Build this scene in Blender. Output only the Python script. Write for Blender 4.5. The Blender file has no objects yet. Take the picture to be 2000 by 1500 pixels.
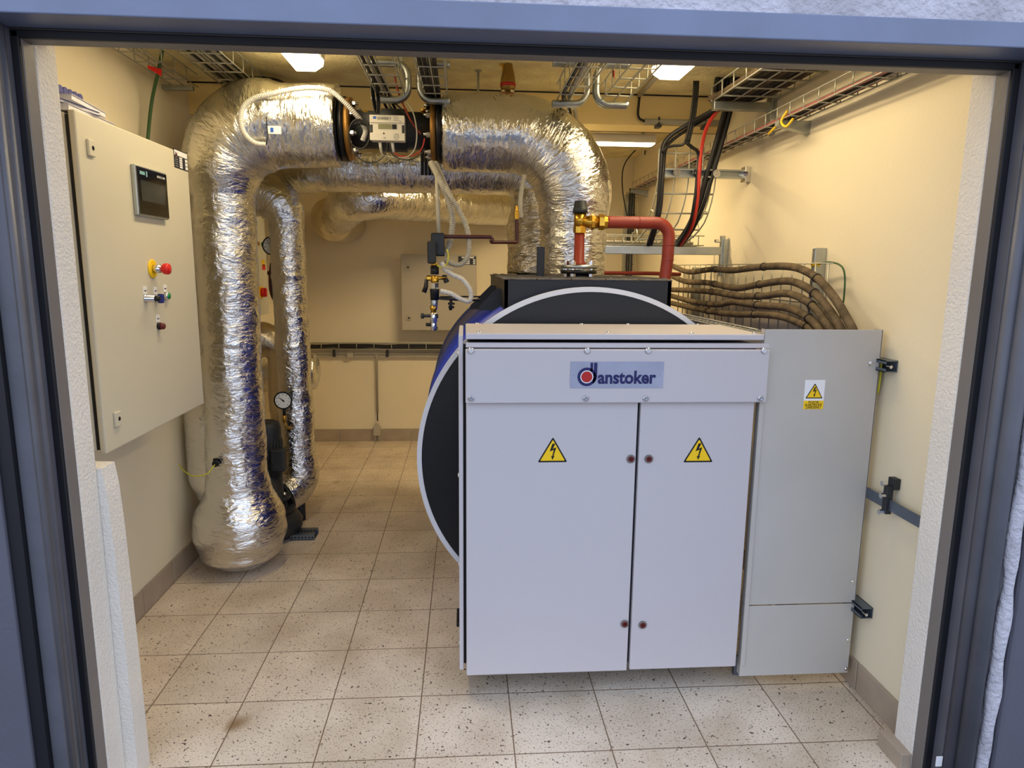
import bpy, bmesh, math, random
from mathutils import Vector, Matrix, noise
random.seed(7)
V = Vector
PI = math.pi
SC = bpy.context.scene
COL = SC.collection

def lin(c):
    return tuple(((x/255)/12.92 if x/255 <= .04045 else ((x/255+.055)/1.055)**2.4) for x in c)

# ------------------------------------------------------------------ camera
F = 1317.3; YAW, PITCH, ROLL = 0.0707, 0.170, 0.0103
EYE = V((0, 0, 1.603))
_cy, _sy, _cp, _sp = math.cos(YAW), math.sin(YAW), math.cos(PITCH), math.sin(PITCH)
_f = V((_sy*_cp, _cy*_cp, -_sp)); _r = V((_cy, -_sy, 0)); _u = _r.cross(_f)
_cr, _sr = math.cos(ROLL), math.sin(ROLL)
R_ = _r*_cr + _u*_sr; U_ = _u*_cr - _r*_sr
cd = bpy.data.cameras.new('camera'); cam = bpy.data.objects.new('camera', cd); COL.objects.link(cam)
cd.sensor_width = 36; cd.lens = 36*F/2000; cd.clip_start = .05; cd.clip_end = 100
m = Matrix(((R_.x, U_.x, -_f.x, EYE.x), (R_.y, U_.y, -_f.y, EYE.y), (R_.z, U_.z, -_f.z, EYE.z), (0, 0, 0, 1)))
cam.matrix_world = m
SC.camera = cam

def at(x, y, X=None, Y=None, Z=None):
    "point of the room seen at a pixel of the 2000x1500 frame, on a plane X=, Y= or Z="
    d = R_*((x-1000)/F) + U_*((750-y)/F) + _f
    t = X/d.x if X is not None else (Y/d.y if Y is not None else (Z-EYE.z)/d.z)
    return EYE + d*t

# ------------------------------------------------------------------ light
vs = SC.view_settings
vs.view_transform = 'Standard'; vs.look = 'None'; vs.gamma = 1; vs.use_curve_mapping = False
vs.exposure = 0.38
w = bpy.data.worlds.new('sky'); SC.world = w; w.use_nodes = True
nt = w.node_tree; bg = nt.nodes['Background']
tc = nt.nodes.new('ShaderNodeTexCoord'); sp = nt.nodes.new('ShaderNodeSeparateXYZ'); rp = nt.nodes.new('ShaderNodeValToRGB')
nt.links.new(tc.outputs['Generated'], sp.inputs[0]); nt.links.new(sp.outputs['Z'], rp.inputs[0]); nt.links.new(rp.outputs[0], bg.inputs[0])
rp.color_ramp.elements[0].position = 0.0; rp.color_ramp.elements[0].color = (.78, .84, .98, 1)
rp.color_ramp.elements[1].position = .8; rp.color_ramp.elements[1].color = (.58, .70, 1.0, 1)
bg.inputs[1].default_value = 1.45

def area(name, loc, sx, sy, power, col, rot=(0, 0, 0)):
    l = bpy.data.lights.new(name, 'AREA'); l.shape = 'RECTANGLE'; l.size = sx; l.size_y = sy; l.energy = power; l.color = col
    o = bpy.data.objects.new(name, l); COL.objects.link(o); o.location = loc; o.rotation_euler = rot
    return o
LAMP = (1.0, .80, .50)

# ------------------------------------------------------------------ materials
def mat(name, rgb, rough=.5, metal=0., var=.06, vs_=4., bump=0., bs=60., spec=.5, emit=None, coat=0):
    m = bpy.data.materials.new(name); m.use_nodes = True
    n = m.node_tree; b = n.nodes['Principled BSDF']; L = n.links
    c = lin(rgb)
    tc = n.nodes.new('ShaderNodeTexCoord'); nz = n.nodes.new('ShaderNodeTexNoise')
    nz.inputs['Scale'].default_value = vs_; nz.inputs['Detail'].default_value = 4
    L.new(tc.outputs['Object'], nz.inputs['Vector'])
    r = n.nodes.new('ShaderNodeValToRGB')
    r.color_ramp.elements[0].position = .3; r.color_ramp.elements[1].position = .7
    r.color_ramp.elements[0].color = (*[x*(1-var) for x in c], 1); r.color_ramp.elements[1].color = (*[min(1, x*(1+var)) for x in c], 1)
    L.new(nz.outputs[0], r.inputs[0]); L.new(r.outputs[0], b.inputs['Base Color'])
    b.inputs['Roughness'].default_value = rough; b.inputs['Metallic'].default_value = metal
    b.inputs['Specular IOR Level'].default_value = spec
    if coat: b.inputs['Coat Weight'].default_value = coat
    if bump:
        n2 = n.nodes.new('ShaderNodeTexNoise'); n2.inputs['Scale'].default_value = bs; n2.inputs['Detail'].default_value = 3
        L.new(tc.outputs['Object'], n2.inputs['Vector'])
        bp = n.nodes.new('ShaderNodeBump'); bp.inputs['Strength'].default_value = bump; bp.inputs['Distance'].default_value = .01
        L.new(n2.outputs[0], bp.inputs['Height']); L.new(bp.outputs[0], b.inputs['Normal'])
    if emit:
        b.inputs['Emission Color'].default_value = (*emit[0], 1); b.inputs['Emission Strength'].default_value = emit[1]
    return m

def floor_mat():
    m = bpy.data.materials.new('terrazzo_tiles'); m.use_nodes = True
    n = m.node_tree; L = n.links; b = n.nodes['Principled BSDF']; N = n.nodes.new
    tc = N('ShaderNodeTexCoord'); sx = N('ShaderNodeSeparateXYZ'); L.new(tc.outputs['Object'], sx.inputs[0])
    def math_(op, a, c=None, v=None):
        q = N('ShaderNodeMath'); q.operation = op
        if isinstance(a, (int, float)): q.inputs[0].default_value = a
        else: L.new(a, q.inputs[0])
        if c is not None:
            if isinstance(c, (int, float)): q.inputs[1].default_value = c
            else: L.new(c, q.inputs[1])
        return q.outputs[0]
    def dist(s, off):
        a = math_('DIVIDE', math_('ADD', s, off), .33)
        f = math_('FRACT', a); return math_('MINIMUM', f, math_('SUBTRACT', 1.0, f)), math_('FLOOR', a)
    dx, ix = dist(sx.outputs[0], 3.5324*.33+3.3); dy, iy = dist(sx.outputs[1], 33-11.6024*.33+.0)
    d = math_('MINIMUM', dx, dy)
    g = N('ShaderNodeMapRange'); L.new(d, g.inputs[0]); g.inputs[1].default_value = .0035; g.inputs[2].default_value = .0085
    # per tile tint
    cv = N('ShaderNodeCombineXYZ'); L.new(ix, cv.inputs[0]); L.new(iy, cv.inputs[1])
    wn = N('ShaderNodeTexWhiteNoise'); L.new(cv.outputs[0], wn.inputs['Vector'])
    nz = N('ShaderNodeTexNoise'); nz.inputs['Scale'].default_value = 3.5; nz.inputs['Detail'].default_value = 6; L.new(tc.outputs['Object'], nz.inputs[0])
    r1 = N('ShaderNodeValToRGB'); L.new(nz.outputs[0], r1.inputs[0])
    r1.color_ramp.elements[0].position = .3; r1.color_ramp.elements[0].color = (*lin((200, 182, 156)), 1)
    r1.color_ramp.elements[1].position = .62; r1.color_ramp.elements[1].color = (*lin((232, 217, 194)), 1)
    # dark and light specks
    def specks(scale, lo, hi, detail=2):
        q = N('ShaderNodeTexNoise'); q.inputs['Scale'].default_value = scale; q.inputs['Detail'].default_value = detail; L.new(tc.outputs['Object'], q.inputs[0])
        k = N('ShaderNodeMapRange'); L.new(q.outputs[0], k.inputs[0]); k.inputs[1].default_value = lo; k.inputs[2].default_value = hi
        return k.outputs[0]
    def mix(f, a, bcol):
        x = N('ShaderNodeMix'); x.data_type = 'RGBA'
        L.new(f, x.inputs[0]); L.new(a, x.inputs[6])
        if isinstance(bcol, tuple): x.inputs[7].default_value = (*lin(bcol), 1)
        else: L.new(bcol, x.inputs[7])
        return x.outputs[2]
    c = mix(specks(150, .60, .68), r1.outputs[0], (118, 98, 78))
    c = mix(specks(190, .62, .70), c, (232, 224, 210))
    c = mix(specks(85, .69, .72, 1), c, (74, 60, 50))
    c = mix(specks(4.3, .70, .80), c, (150, 122, 84))
    hs = N('ShaderNodeHueSaturation'); L.new(c, hs.inputs['Color'])
    vv = N('ShaderNodeMapRange'); L.new(wn.outputs['Value'], vv.inputs[0]); vv.inputs[3].default_value = .93; vv.inputs[4].default_value = 1.05
    L.new(vv.outputs[0], hs.inputs['Value'])
    x = N('ShaderNodeMix'); x.data_type = 'RGBA'; L.new(g.outputs[0], x.inputs[0]); x.inputs[6].default_value = (*lin((122, 98, 74)), 1); L.new(hs.outputs[0], x.inputs[7])
    L.new(x.outputs[2], b.inputs['Base Color']); b.inputs['Roughness'].default_value = .42
    bp = N('ShaderNodeBump'); bp.inputs['Distance'].default_value = .002; bp.inputs['Strength'].default_value = .6
    L.new(g.outputs[0], bp.inputs['Height']); L.new(bp.outputs[0], b.inputs['Normal'])
    return m

def foil_mat(name, tint=(222, 218, 208), rough=.13, s=.9, strength=.66):
    m = bpy.data.materials.new(name); m.use_nodes = True
    n = m.node_tree; L = n.links; b = n.nodes['Principled BSDF']; N = n.nodes.new
    uv = N('ShaderNodeUVMap'); uv.uv_map = 'UVMap'
    def nz(sx, sy, det=4, dist=0.):
        mp = N('ShaderNodeMapping'); L.new(uv.outputs[0], mp.inputs[0]); mp.inputs['Scale'].default_value = (sx, sy, 1)
        q = N('ShaderNodeTexNoise'); q.inputs['Scale'].default_value = 1; q.inputs['Detail'].default_value = det; q.inputs['Distortion'].default_value = dist
        L.new(mp.outputs[0], q.inputs[0]); return q.outputs[0]
    def vor(sx, sy):
        mp = N('ShaderNodeMapping'); L.new(uv.outputs[0], mp.inputs[0]); mp.inputs['Scale'].default_value = (sx, sy, 1)
        q = N('ShaderNodeTexVoronoi'); q.feature = 'DISTANCE_TO_EDGE'; q.inputs['Scale'].default_value = 1
        L.new(mp.outputs[0], q.inputs[0]); r = N('ShaderNodeMapRange'); L.new(q.outputs[0], r.inputs[0]); r.inputs[1].default_value = 0; r.inputs[2].default_value = .12
        return r.outputs[0]
    prev = None
    for h, dst, st in ((nz(26*s, 130*s, 3, .6), .0035, strength), (nz(18*s, 34*s, 5, 1.5), .011, strength), (vor(9*s, 22*s), .0016, strength*.8), (nz(4*s, 6*s, 2), .05, strength*.8)):
        bp = N('ShaderNodeBump'); bp.inputs['Distance'].default_value = dst; bp.inputs['Strength'].default_value = st
        L.new(h, bp.inputs['Height'])
        if prev: L.new(prev, bp.inputs['Normal'])
        prev = bp.outputs[0]
    L.new(prev, b.inputs['Normal'])
    b.inputs['Metallic'].default_value = 1; b.inputs['Roughness'].default_value = rough
    r = N('ShaderNodeValToRGB'); L.new(nz(3, 5, 4), r.inputs[0]); c = lin(tint)
    r.color_ramp.elements[0].color = (*[x*.88 for x in c], 1); r.color_ramp.elements[1].color = (*[min(1, x*1.08) for x in c], 1)
    L.new(r.outputs[0], b.inputs['Base Color'])
    return m

def brushed(name, rgb, rough=.35, metal=1.):
    return mat(name, rgb, rough, metal, .12, 9, .08, 90)

M = dict(
    wall=mat('painted_plaster', (233, 221, 190), .85, 0, .025, 1.2, .07, 60, .2),
    plaster=mat('rough_white_plaster', (228, 222, 210), .9, 0, .04, 2, .5, 120, .2),
    facade=mat('grey_render', (186, 184, 190), .95, 0, .28, 6, 1.0, 60, .1),
    ceil=mat('raw_concrete_ceiling', (248, 228, 178), .95, 0, .18, 7, 1.0, 45, .1),
    beam=mat('beam_paint', (232, 210, 152), .85, 0, .04, 1.5, .12, 60, .2),
    skirt=mat('skirting_tile', (166, 150, 130), .5, 0, .1, 7, .1, 40),
    floor=floor_mat(),
    frame_skylit=mat('skylit_blue_grey_paint', (112, 122, 146), .38, 0, .08, 5, .1, 30, .5),  # head copy of the frame paint, skylight put into its bluer, lighter colour
    frame_jamb=mat('grey_jamb_paint', (88, 89, 95), .5, 0, .14, 5, .15, 30, .4),
    backcab=mat('warm_grey_coat', (178, 170, 150), .5, 0, .03, 2),
    frame_dark=mat('dark_frame_paint', (58, 60, 68), .45, 0, .12, 5, .1, 30, .4),
    frame_grey=mat('grey_frame_paint', (118, 112, 106), .45, 0, .06, 4, .08, 50, .4),
    leaf=mat('door_leaf_grey', (92, 92, 102), .45, 0, .06, 3, .1, 80, .4),
    gasket=mat('black_rubber_gasket', (10, 11, 18), .6, 0, .1, 5),
    cab=mat('light_grey_powder_coat', (194, 189, 190), .42, 0, .015, 1.5, .05, 300, .4),
    cover=mat('grey_sheet_metal_coat', (184, 180, 172), .45, 0, .05, 2.5, .04, 200, .4),
    beige=mat('beige_cabinet_coat', (206, 200, 178), .5, 0, .02, 1.5, .05, 300, .4),
    foil=foil_mat('aluminium_foil_wrap', (226, 225, 221)),
    foil2=foil_mat('crumpled_foil_wrap', (220, 214, 200), .15, 1.2, .95),
    foil3=foil_mat('smooth_foil_patch', (214, 204, 184), .3, .6, .3),
    blue=mat('blue_lacquer', (40, 62, 176), .42, 0, .06, 2, .04, 20, .4),
    darkblue=mat('boiler_band', (66, 74, 118), .45, .1, .1, 4),
    black=mat('black_paint', (14, 15, 18), .4, 0, .2, 3, .05, 60, .4),
    blackbox=mat('black_steel_box', (26, 27, 31), .45, 0, .2, 4, .06, 50, .4),
    rubber=mat('black_cable_rubber', (20, 19, 18), .55, 0, .2, 12),
    white=mat('white_paint_edge', (214, 218, 226), .4, 0, .03, 3),
    label=mat('white_label', (232, 232, 232), .5, 0, .02, 3),
    yellow=mat('warning_yellow', (244, 200, 8), .45, 0, .02, 3),
    orange=mat('brass_dark_paint', (190, 146, 62), .4, .7, .1, 12),
    navy=mat('logo_navy', (10, 14, 84), .4, 0, .02, 3),
    logored=mat('logo_red', (176, 18, 18), .4, 0, .02, 3),
    plate=brushed('brushed_aluminium_plate', (158, 163, 182), .42, .3),
    steel=brushed('galvanised_steel', (176, 182, 182), .38),
    chrome=mat('polished_screw_steel', (220, 220, 222), .18, 1, .05, 20),
    zinc=mat('zinc_tray_wire', (176, 174, 158), .4, .45, .08, 20),
    darkzinc=brushed('dark_galvanised_strut', (112, 122, 134), .45, .8),
    brass=mat('brass', (206, 160, 62), .28, 1, .12, 15, .1, 60),
    brassold=mat('dull_brass_flange', (150, 110, 52), .5, .7, .25, 12, .3, 40),
    red=mat('signal_red', (214, 26, 22), .35, 0, .04, 4),
    redcable=mat('red_cable_sheath', (196, 52, 34), .5, 0, .06, 10),
    teal=mat('teal_mark', (120, 172, 172), .4, 0, .03, 4),
    bronze=mat('old_bronze', (150, 118, 52), .4, .6, .15, 12),
    pinkcable=mat('faded_red_sheath', (150, 78, 76), .5, 0, .1, 10),
    rust=mat('red_oxide_primer', (136, 44, 26), .5, 0, .14, 9, .15, 60),
    rust2=mat('dark_red_pipe', (64, 22, 12), .5, 0, .12, 9),
    green=mat('signal_green', (24, 140, 72), .4, 0, .04, 4),
    greenwire=mat('green_wire', (48, 84, 40), .5, 0, .06, 10),
    yellowwire=mat('yellow_green_wire', (190, 184, 40), .5, 0, .1, 10),
    conduit=mat('grey_plastic_conduit', (166, 160, 142), .5, 0, .05, 10),
    whiteconduit=mat('white_plastic_conduit', (204, 201, 192), .5, 0, .04, 10),
    dirty=mat('dusty_thick_cable', (94, 80, 60), .75, 0, .4, 22, .5, 60, .2),
    cast=mat('cast_iron_grey', (44, 48, 50), .55, .2, .15, 12, .3, 60),
    plastic=mat('device_plastic', (214, 208, 190), .45, 0, .02, 3),
    glass=mat('dark_screen_glass', (8, 9, 12), .08, 0, .1, 3),
    lcd=mat('lcd', (132, 132, 100), .25, 0, .04, 8),
    screen=mat('screen_area', (44, 50, 52), .12, 0, .3, 12),
    bluebinder=mat('blue_cover', (26, 34, 120), .5, 0, .1, 10),
    paper=mat('paper', (224, 222, 226), .7, 0, .05, 30),
    lens=mat('lit_lamp_lens', (255, 246, 214), .4, 0, 0, 2, emit=((1, .82, .53), 5.5)),
    fixture=mat('lamp_housing', (206, 200, 186), .5, 0, .03, 3),
    dial=mat('gauge_dial', (226, 230, 226), .4, 0, .02, 3),
    grating=mat('dusty_grating', (104, 98, 88), .7, .3, .3, 20, .4, 60),
    asphalt=mat('asphalt', (92, 94, 100), .9, 0, .2, 6, .5, 60),
    tape=mat('tape_blue', (40, 90, 190), .5, 0, .05, 4),
    maroon=mat('dark_red_lens', (92, 20, 22), .3, 0, .1, 10),
)

# ------------------------------------------------------------------ mesh helpers
WL = {}
def link(o, parent, wloc):
    COL.objects.link(o)
    WL[o.name] = V(wloc)
    if parent is not None:
        o.parent = parent; o.location = V(wloc) - WL[parent.name]
    else: o.location = V(wloc)
def tag(o, label=None, cat=None, group=None, kind=None):
    if label: o['label'] = label
    if cat: o['category'] = cat
    if group: o['group'] = group
    if kind: o['kind'] = kind
    return o
def thing(name, label, cat, loc, group=None, kind=None):
    o = bpy.data.objects.new(name, None); o.empty_display_size = .05
    link(o, None, loc); return tag(o, label, cat, group, kind)
def ob(name, bm, m, parent=None, label=None, cat=None, group=None, kind=None):
    xs = [v.co for v in bm.verts]
    lo = V((min(c.x for c in xs), min(c.y for c in xs), min(c.z for c in xs))); hi = V((max(c.x for c in xs), max(c.y for c in xs), max(c.z for c in xs)))
    o0 = V(((lo.x+hi.x)/2, (lo.y+hi.y)/2, lo.z))
    for v in bm.verts: v.co -= o0
    me = bpy.data.meshes.new(name); bm.to_mesh(me); bm.free()
    mm = M[m] if isinstance(m, str) else m
    me.materials.append(mm)
    o = bpy.data.objects.new(name, me); link(o, parent, o0)
    return tag(o, label, cat, group, kind)
def struct(name, bm, m, parent=None): return ob(name, bm, m, parent, kind='structure' if parent is None else None)

def new(): return bmesh.new()
def box(bm, lo, hi, bev=0, seg=2, mtx=None):
    lo, hi = V(lo), V(hi)
    r = bmesh.ops.create_cube(bm, size=1)
    vs = r['verts']; s = hi-lo; c = (hi+lo)/2
    for v in vs: v.co = V((v.co.x*s.x+c.x, v.co.y*s.y+c.y, v.co.z*s.z+c.z))
    if bev:
        es = list({e for v in vs for e in v.link_edges})
        rr = bmesh.ops.bevel(bm, geom=es, offset=bev, segments=seg, affect='EDGES', profile=.5)
        vs = list({v for f in rr['faces'] for v in f.verts} | {v for v in vs if v.is_valid})
        # include all verts of the island
        seen = set(vs); st = list(vs)
        while st:
            a = st.pop()
            for e in a.link_edges:
                o = e.other_vert(a)
                if o not in seen: seen.add(o); st.append(o)
        vs = list(seen)
    if mtx is not None:
        for v in vs: v.co = mtx @ v.co
    return vs
def frames(P):
    n = len(P); T = []
    for i in range(n):
        a = P[max(i-1, 0)]; b = P[min(i+1, n-1)]; t = (b-a)
        T.append(t.normalized() if t.length > 1e-9 else V((0, 0, 1)))
    up = V((0, 0, 1)) if abs(T[0].z) < .9 else V((0, 1, 0))
    N = (up - T[0]*up.dot(T[0])).normalized(); out = []
    for i in range(n):
        if i:
            N = (N - T[i]*N.dot(T[i]))
            N = N.normalized() if N.length > 1e-6 else V((1, 0, 0))
        out.append((T[i], N, T[i].cross(N)))
    return out
def tube(bm, P, r, n=8, caps=True, smooth=True, uv=False, disp=None):
    P = [V(p) for p in P]; FR = frames(P)
    R = r if isinstance(r, (list, tuple)) else [r]*len(P)
    L = [0.]
    for i in range(1, len(P)): L.append(L[-1]+(P[i]-P[i-1]).length)
    rings = []
    for i, p in enumerate(P):
        T, N, B = FR[i]; ring = []
        for k in range(n):
            a = 2*PI*k/n; d = N*math.cos(a)+B*math.sin(a)
            rr = R[i]
            q = p+d*rr
            if disp: q = q + d*disp(q, L[i], a, i)
            ring.append(bm.verts.new(q))
        rings.append(ring)
    lay = (bm.loops.layers.uv.get('UVMap') or bm.loops.layers.uv.new('UVMap')) if uv else None
    for i in range(len(P)-1):
        for k in range(n):
            k2 = (k+1) % n
            f = bm.faces.new((rings[i][k], rings[i][k2], rings[i+1][k2], rings[i+1][k])); f.smooth = smooth
            if uv:
                rm = .16
                uvs = ((k, i), (k+1, i), (k+1, i+1), (k, i+1))
                for lp, (kk, ii) in zip(f.loops, uvs): lp[lay].uv = (kk/n*2*PI*rm, L[ii])
    if caps:
        f0 = bm.faces.new(rings[0][::-1]); f1 = bm.faces.new(rings[-1])
        if uv:
            for f in (f0, f1):
                for lp in f.loops: lp[lay].uv = (lp.vert.co.x+lp.vert.co.y*.3, lp.vert.co.z+lp.vert.co.y)
def cyl(bm, a, b, r, n=24, r2=None, smooth=True): tube(bm, [a, b], [r, r if r2 is None else r2], n, True, smooth and n > 8)
def smooth_path(P, step=.02):
    P = [V(p) for p in P]; out = []
    Q = [P[0]*2-P[1]]+P+[P[-1]*2-P[-2]]
    for i in range(1, len(Q)-2):
        a, b, c, d = Q[i-1], Q[i], Q[i+1], Q[i+2]
        n = max(2, int((c-b).length/step))
        for k in range(n):
            t = k/n
            out.append(.5*((2*b)+(c-a)*t+(2*a-5*b+4*c-d)*t*t+(3*b-a-3*c+d)*t**3))
    out.append(P[-1]); return out
def fillet(P, rad, step=.02):
    "polyline with rounded corners, evenly sampled"
    P = [V(p) for p in P]; out = [P[0]]
    rr = rad if isinstance(rad, (list, tuple)) else [rad]*(len(P)-2)
    for i in range(1, len(P)-1):
        a = (P[i-1]-P[i]).normalized(); b = (P[i+1]-P[i]).normalized()
        ang = a.angle(b); r = rr[i-1]
        d = r/math.tan(ang/2); s = P[i]+a*d; e = P[i]+b*d
        c = P[i]+(a+b).normalized()*(r/math.sin(ang/2))
        n = max(3, int(r*(PI-ang)/step)); v0 = s-c; v1 = e-c; th = v0.angle(v1); ax = v0.cross(v1).normalized()
        for k in range(n+1): out.append(c+Matrix.Rotation(th*k/n, 3, ax) @ v0)
    out.append(P[-1])
    res = [out[0]]
    for i in range(1, len(out)):
        L = (out[i]-out[i-1]).length; n = max(1, int(L/step))
        for k in range(1, n+1): res.append(out[i-1].lerp(out[i], k/n))
    return res
def prism(bm, pts, O, U, W, depth):
    "2d polygon in the plane O,U,W given thickness along U x W"
    O, U, W = V(O), V(U), V(W); N = U.cross(W).normalized()
    a = [bm.verts.new(O+U*x+W*y) for x, y in pts]; b = [bm.verts.new(O+U*x+W*y+N*depth) for x, y in pts]
    bm.faces.new(a[::-1]); bm.faces.new(b)
    for i in range(len(pts)):
        j = (i+1) % len(pts); bm.faces.new((a[i], a[j], b[j], b[i]))
def ringpts(r, n=40, c=(0, 0), a0=0, a1=2*PI, end=False):
    return [(c[0]+r*math.cos(a0+(a1-a0)*k/(n-1 if end else n)), c[1]+r*math.sin(a0+(a1-a0)*k/(n-1 if end else n))) for k in range(n)]
def annulus(bm, c, axis, r0, r1, h, n=64):
    "ring with square section, centre c, from c to c+axis*h"
    ax = V(axis).normalized(); t = V((0, 0, 1)) if abs(ax.z) < .9 else V((1, 0, 0)); u = ax.cross(t).normalized(); w_ = ax.cross(u)
    c = V(c); rs = []
    for k in range(n):
        a = 2*PI*k/n; d = u*math.cos(a)+w_*math.sin(a)
        rs.append([bm.verts.new(c+d*r0), bm.verts.new(c+d*r1), bm.verts.new(c+d*r1+ax*h), bm.verts.new(c+d*r0+ax*h)])
    for k in range(n):
        A, B = rs[k], rs[(k+1) % n]
        for j in range(4):
            f = bm.faces.new((A[j], A[(j+1) % 4], B[(j+1) % 4], B[j])); f.smooth = j in (1, 3)
def lathe(bm, prof, O=(0, 0, 0), axis=(0, 0, 1), n=32):
    ax = V(axis).normalized(); O = V(O)
    tube(bm, [O+ax*h for h, r in prof], [max(r, 1e-4) for h, r in prof], n)
def lathe2(bm, prof, O, axis, n=32):
    "profile allowing flat steps"
    ax = V(axis).normalized(); t = V((0, 0, 1)) if abs(ax.z) < .9 else V((1, 0, 0)); u = ax.cross(t).normalized(); w_ = ax.cross(u); O = V(O)
    rg = [[bm.verts.new(O+ax*h+(u*math.cos(2*PI*k/n)+w_*math.sin(2*PI*k/n))*max(r, 1e-4)) for k in range(n)] for h, r in prof]
    for i in range(len(rg)-1):
        for k in range(n):
            f = bm.faces.new((rg[i][k], rg[i][(k+1) % n], rg[i+1][(k+1) % n], rg[i+1][k])); f.smooth = n > 8 and abs(prof[i][0]-prof[i+1][0]) > 1e-5
    bm.faces.new(rg[0][::-1]); bm.faces.new(rg[-1])
def corrug(bm, P, r, pitch=.004, amp=.0013, n=12):
    P = smooth_path(P, .0016); L = 0; R = []; Q = []
    last = None
    for p in P:
        if last is not None: L += (p-last).length
        last = p; R.append(r + amp*math.sin(2*PI*L/pitch*.5))
    tube(bm, P, R, n)
def text(name, s, size, loc, rot, m, parent, ext=.0006, bold=0., align='CENTER', xs=1.):
    c = bpy.data.curves.new(name, 'FONT'); c.body = s; c.size = size; c.extrude = ext; c.offset = bold; c.align_x = align; c.align_y = 'CENTER'
    c.resolution_u = 3
    t = bpy.data.objects.new('tmp', c); COL.objects.link(t); bpy.context.view_layer.update()
    me = bpy.data.meshes.new_from_object(t.evaluated_get(bpy.context.evaluated_depsgraph_get()))
    bpy.data.objects.remove(t)
    me.materials.clear(); me.materials.append(M[m])
    for v in me.vertices: v.co.x *= xs
    me.name = name
    o = bpy.data.objects.new(name, me); link(o, parent, loc); o.rotation_euler = rot
    return o
FRONT = (PI/2, 0, 0); RIGHT = (PI/2, 0, PI/2)

# ================================================================== SETTING
XL, XR, YB, ZC = -1.50, 1.52, 6.20, 2.585
JL, JR = -1.06, 1.447          # door reveal
YF = 1.86; YI = 1.955; HZ = 2.133
b = new(); box(b, (XL-.6, YF-.02, -.1), (XR+.6, YB+.2, 0)); struct('floor', b, 'floor')
b = new(); box(b, (XL-.2, YI, ZC), (XR+.2, YB+.2, ZC+.15)); struct('ceiling', b, 'ceil')
b = new(); box(b, (XL-.2, YI, 0), (XL, YB+.2, ZC)); struct('wall_left', b, 'wall')
b = new(); box(b, (XR, YI, 0), (XR+.2, YB+.2, ZC)); struct('wall_right', b, 'wall')
b = new(); box(b, (XL, YB, 0), (XR, YB+.2, ZC)); struct('wall_back', b, 'wall')
b = new()
box(b, (XL-1.4, 1.74, -.1), (JL-.04, YF, 3.4)); box(b, (JR+.04, 1.74, -.1), (XR+1.4, YF, 3.4))
box(b, (JL-.04, 1.72, HZ+.03), (JR+.04, YF, 3.4)); 
struct('wall_facade', b, 'facade')
b = new()
box(b, (XL-.2, YF, 0), (JL, YI, ZC+.1), .006); box(b, (JR, YF, 0), (XR+.2, YI, ZC+.1), .006); box(b, (JL-.01, YF, HZ+.05), (JR+.01, YI, ZC+.1))
struct('wall_front', b, 'plaster')
# lower plaster build-up beside the left jamb
b = new()
prism(b, [(-.42, 0), (.036, 0), (.034, .25), (.031, .5), (.026, .8), (.020, .95), (0.012, 1.02), (-.42, 1.03)], (JL, YI+.075, 0), (1, 0, 0), (0, 0, 1), .075)
struct('trim_2', b, 'plaster')
b = new(); box(b, (XL, 4.0, 2.418), (XR, 4.19, ZC)); struct('trim_1', b, 'beam')
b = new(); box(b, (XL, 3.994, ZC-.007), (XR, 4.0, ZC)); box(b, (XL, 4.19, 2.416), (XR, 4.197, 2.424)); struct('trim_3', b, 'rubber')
# skirting tiles
def skirting(name, axis, a0, a1, w0, w1):
    b = new(); k = a0
    while k < a1-.02:
        e = min(k+.326, a1)
        if axis == 'y': box(b, (w0, k, 0), (w1, e-.003, .115), .002, 1)
        else: box(b, (k, w0, 0), (e-.003, w1, .115), .002, 1)
        k += .33
    struct(name, b, 'skirt')
skirting('baseboard_left', 'y', 2.04, YB, XL, XL+.012)
skirting('baseboard_right', 'y', YI, YB, XR-.012, XR)
skirting('baseboard_back', 'x', XL+.012, XR-.012, YB-.012, YB)
b = new(); box(b, (JR-.035, YF+.0, 0), (JR, YI+.03, .06), .002, 1); struct('baseboard_front', b, 'skirt')
b = new(); box(b, (-9, -12, -.12), (9, 1.84, -.02)); struct('ground', b, 'asphalt')

# door frame (steel), all round the opening
D = thing('door_1', None, None, (0, 1.75, 0), kind='structure')
def prof(name, m, segs, parent=D):
    b = new()
    for lo, hi in segs: box(b, lo, hi, .003, 2)
    return ob(name, b, m, parent)
prof('frame_stop', 'frame_grey', [((JL-.035, 1.812, -.02), (JL, YF, HZ+.03)), ((JR, 1.812, -.02), (JR+.035, YF, HZ+.03)), ((JL, 1.812, HZ), (JR, YF, HZ+.03))])
prof('gasket', 'gasket', [((JL-.022, 1.803, -.02), (JL-.002, 1.815, HZ+.018)), ((JR+.002, 1.803, -.02), (JR+.025, 1.815, HZ+.018)), ((JL-.02, 1.803, HZ+.001), (JR+.02, 1.815, HZ+.02))])
prof('jamb', 'frame_jamb', [((JL-.06, 1.715, -.02), (JL-.021, 1.812, HZ+.022))]).__setitem__('label', 'left steel jamb with a rounded edge')
prof('jamb', 'frame_jamb', [((JR+.024, 1.765, -.02), (JR+.06, 1.812, HZ+.022))]).__setitem__('label', 'right steel jamb, scratched paint')
prof('head', 'frame_skylit', [((-2.4, 1.70, HZ+.022), (2.8, 1.80, HZ+.082))]).__setitem__('label', 'blue-grey steel head profile')
b = new(); box(b, (JL-.094, 1.70, -.02), (JL-.06, 1.735, HZ+.022)); ob('groove', b, 'gasket', D)
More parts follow.
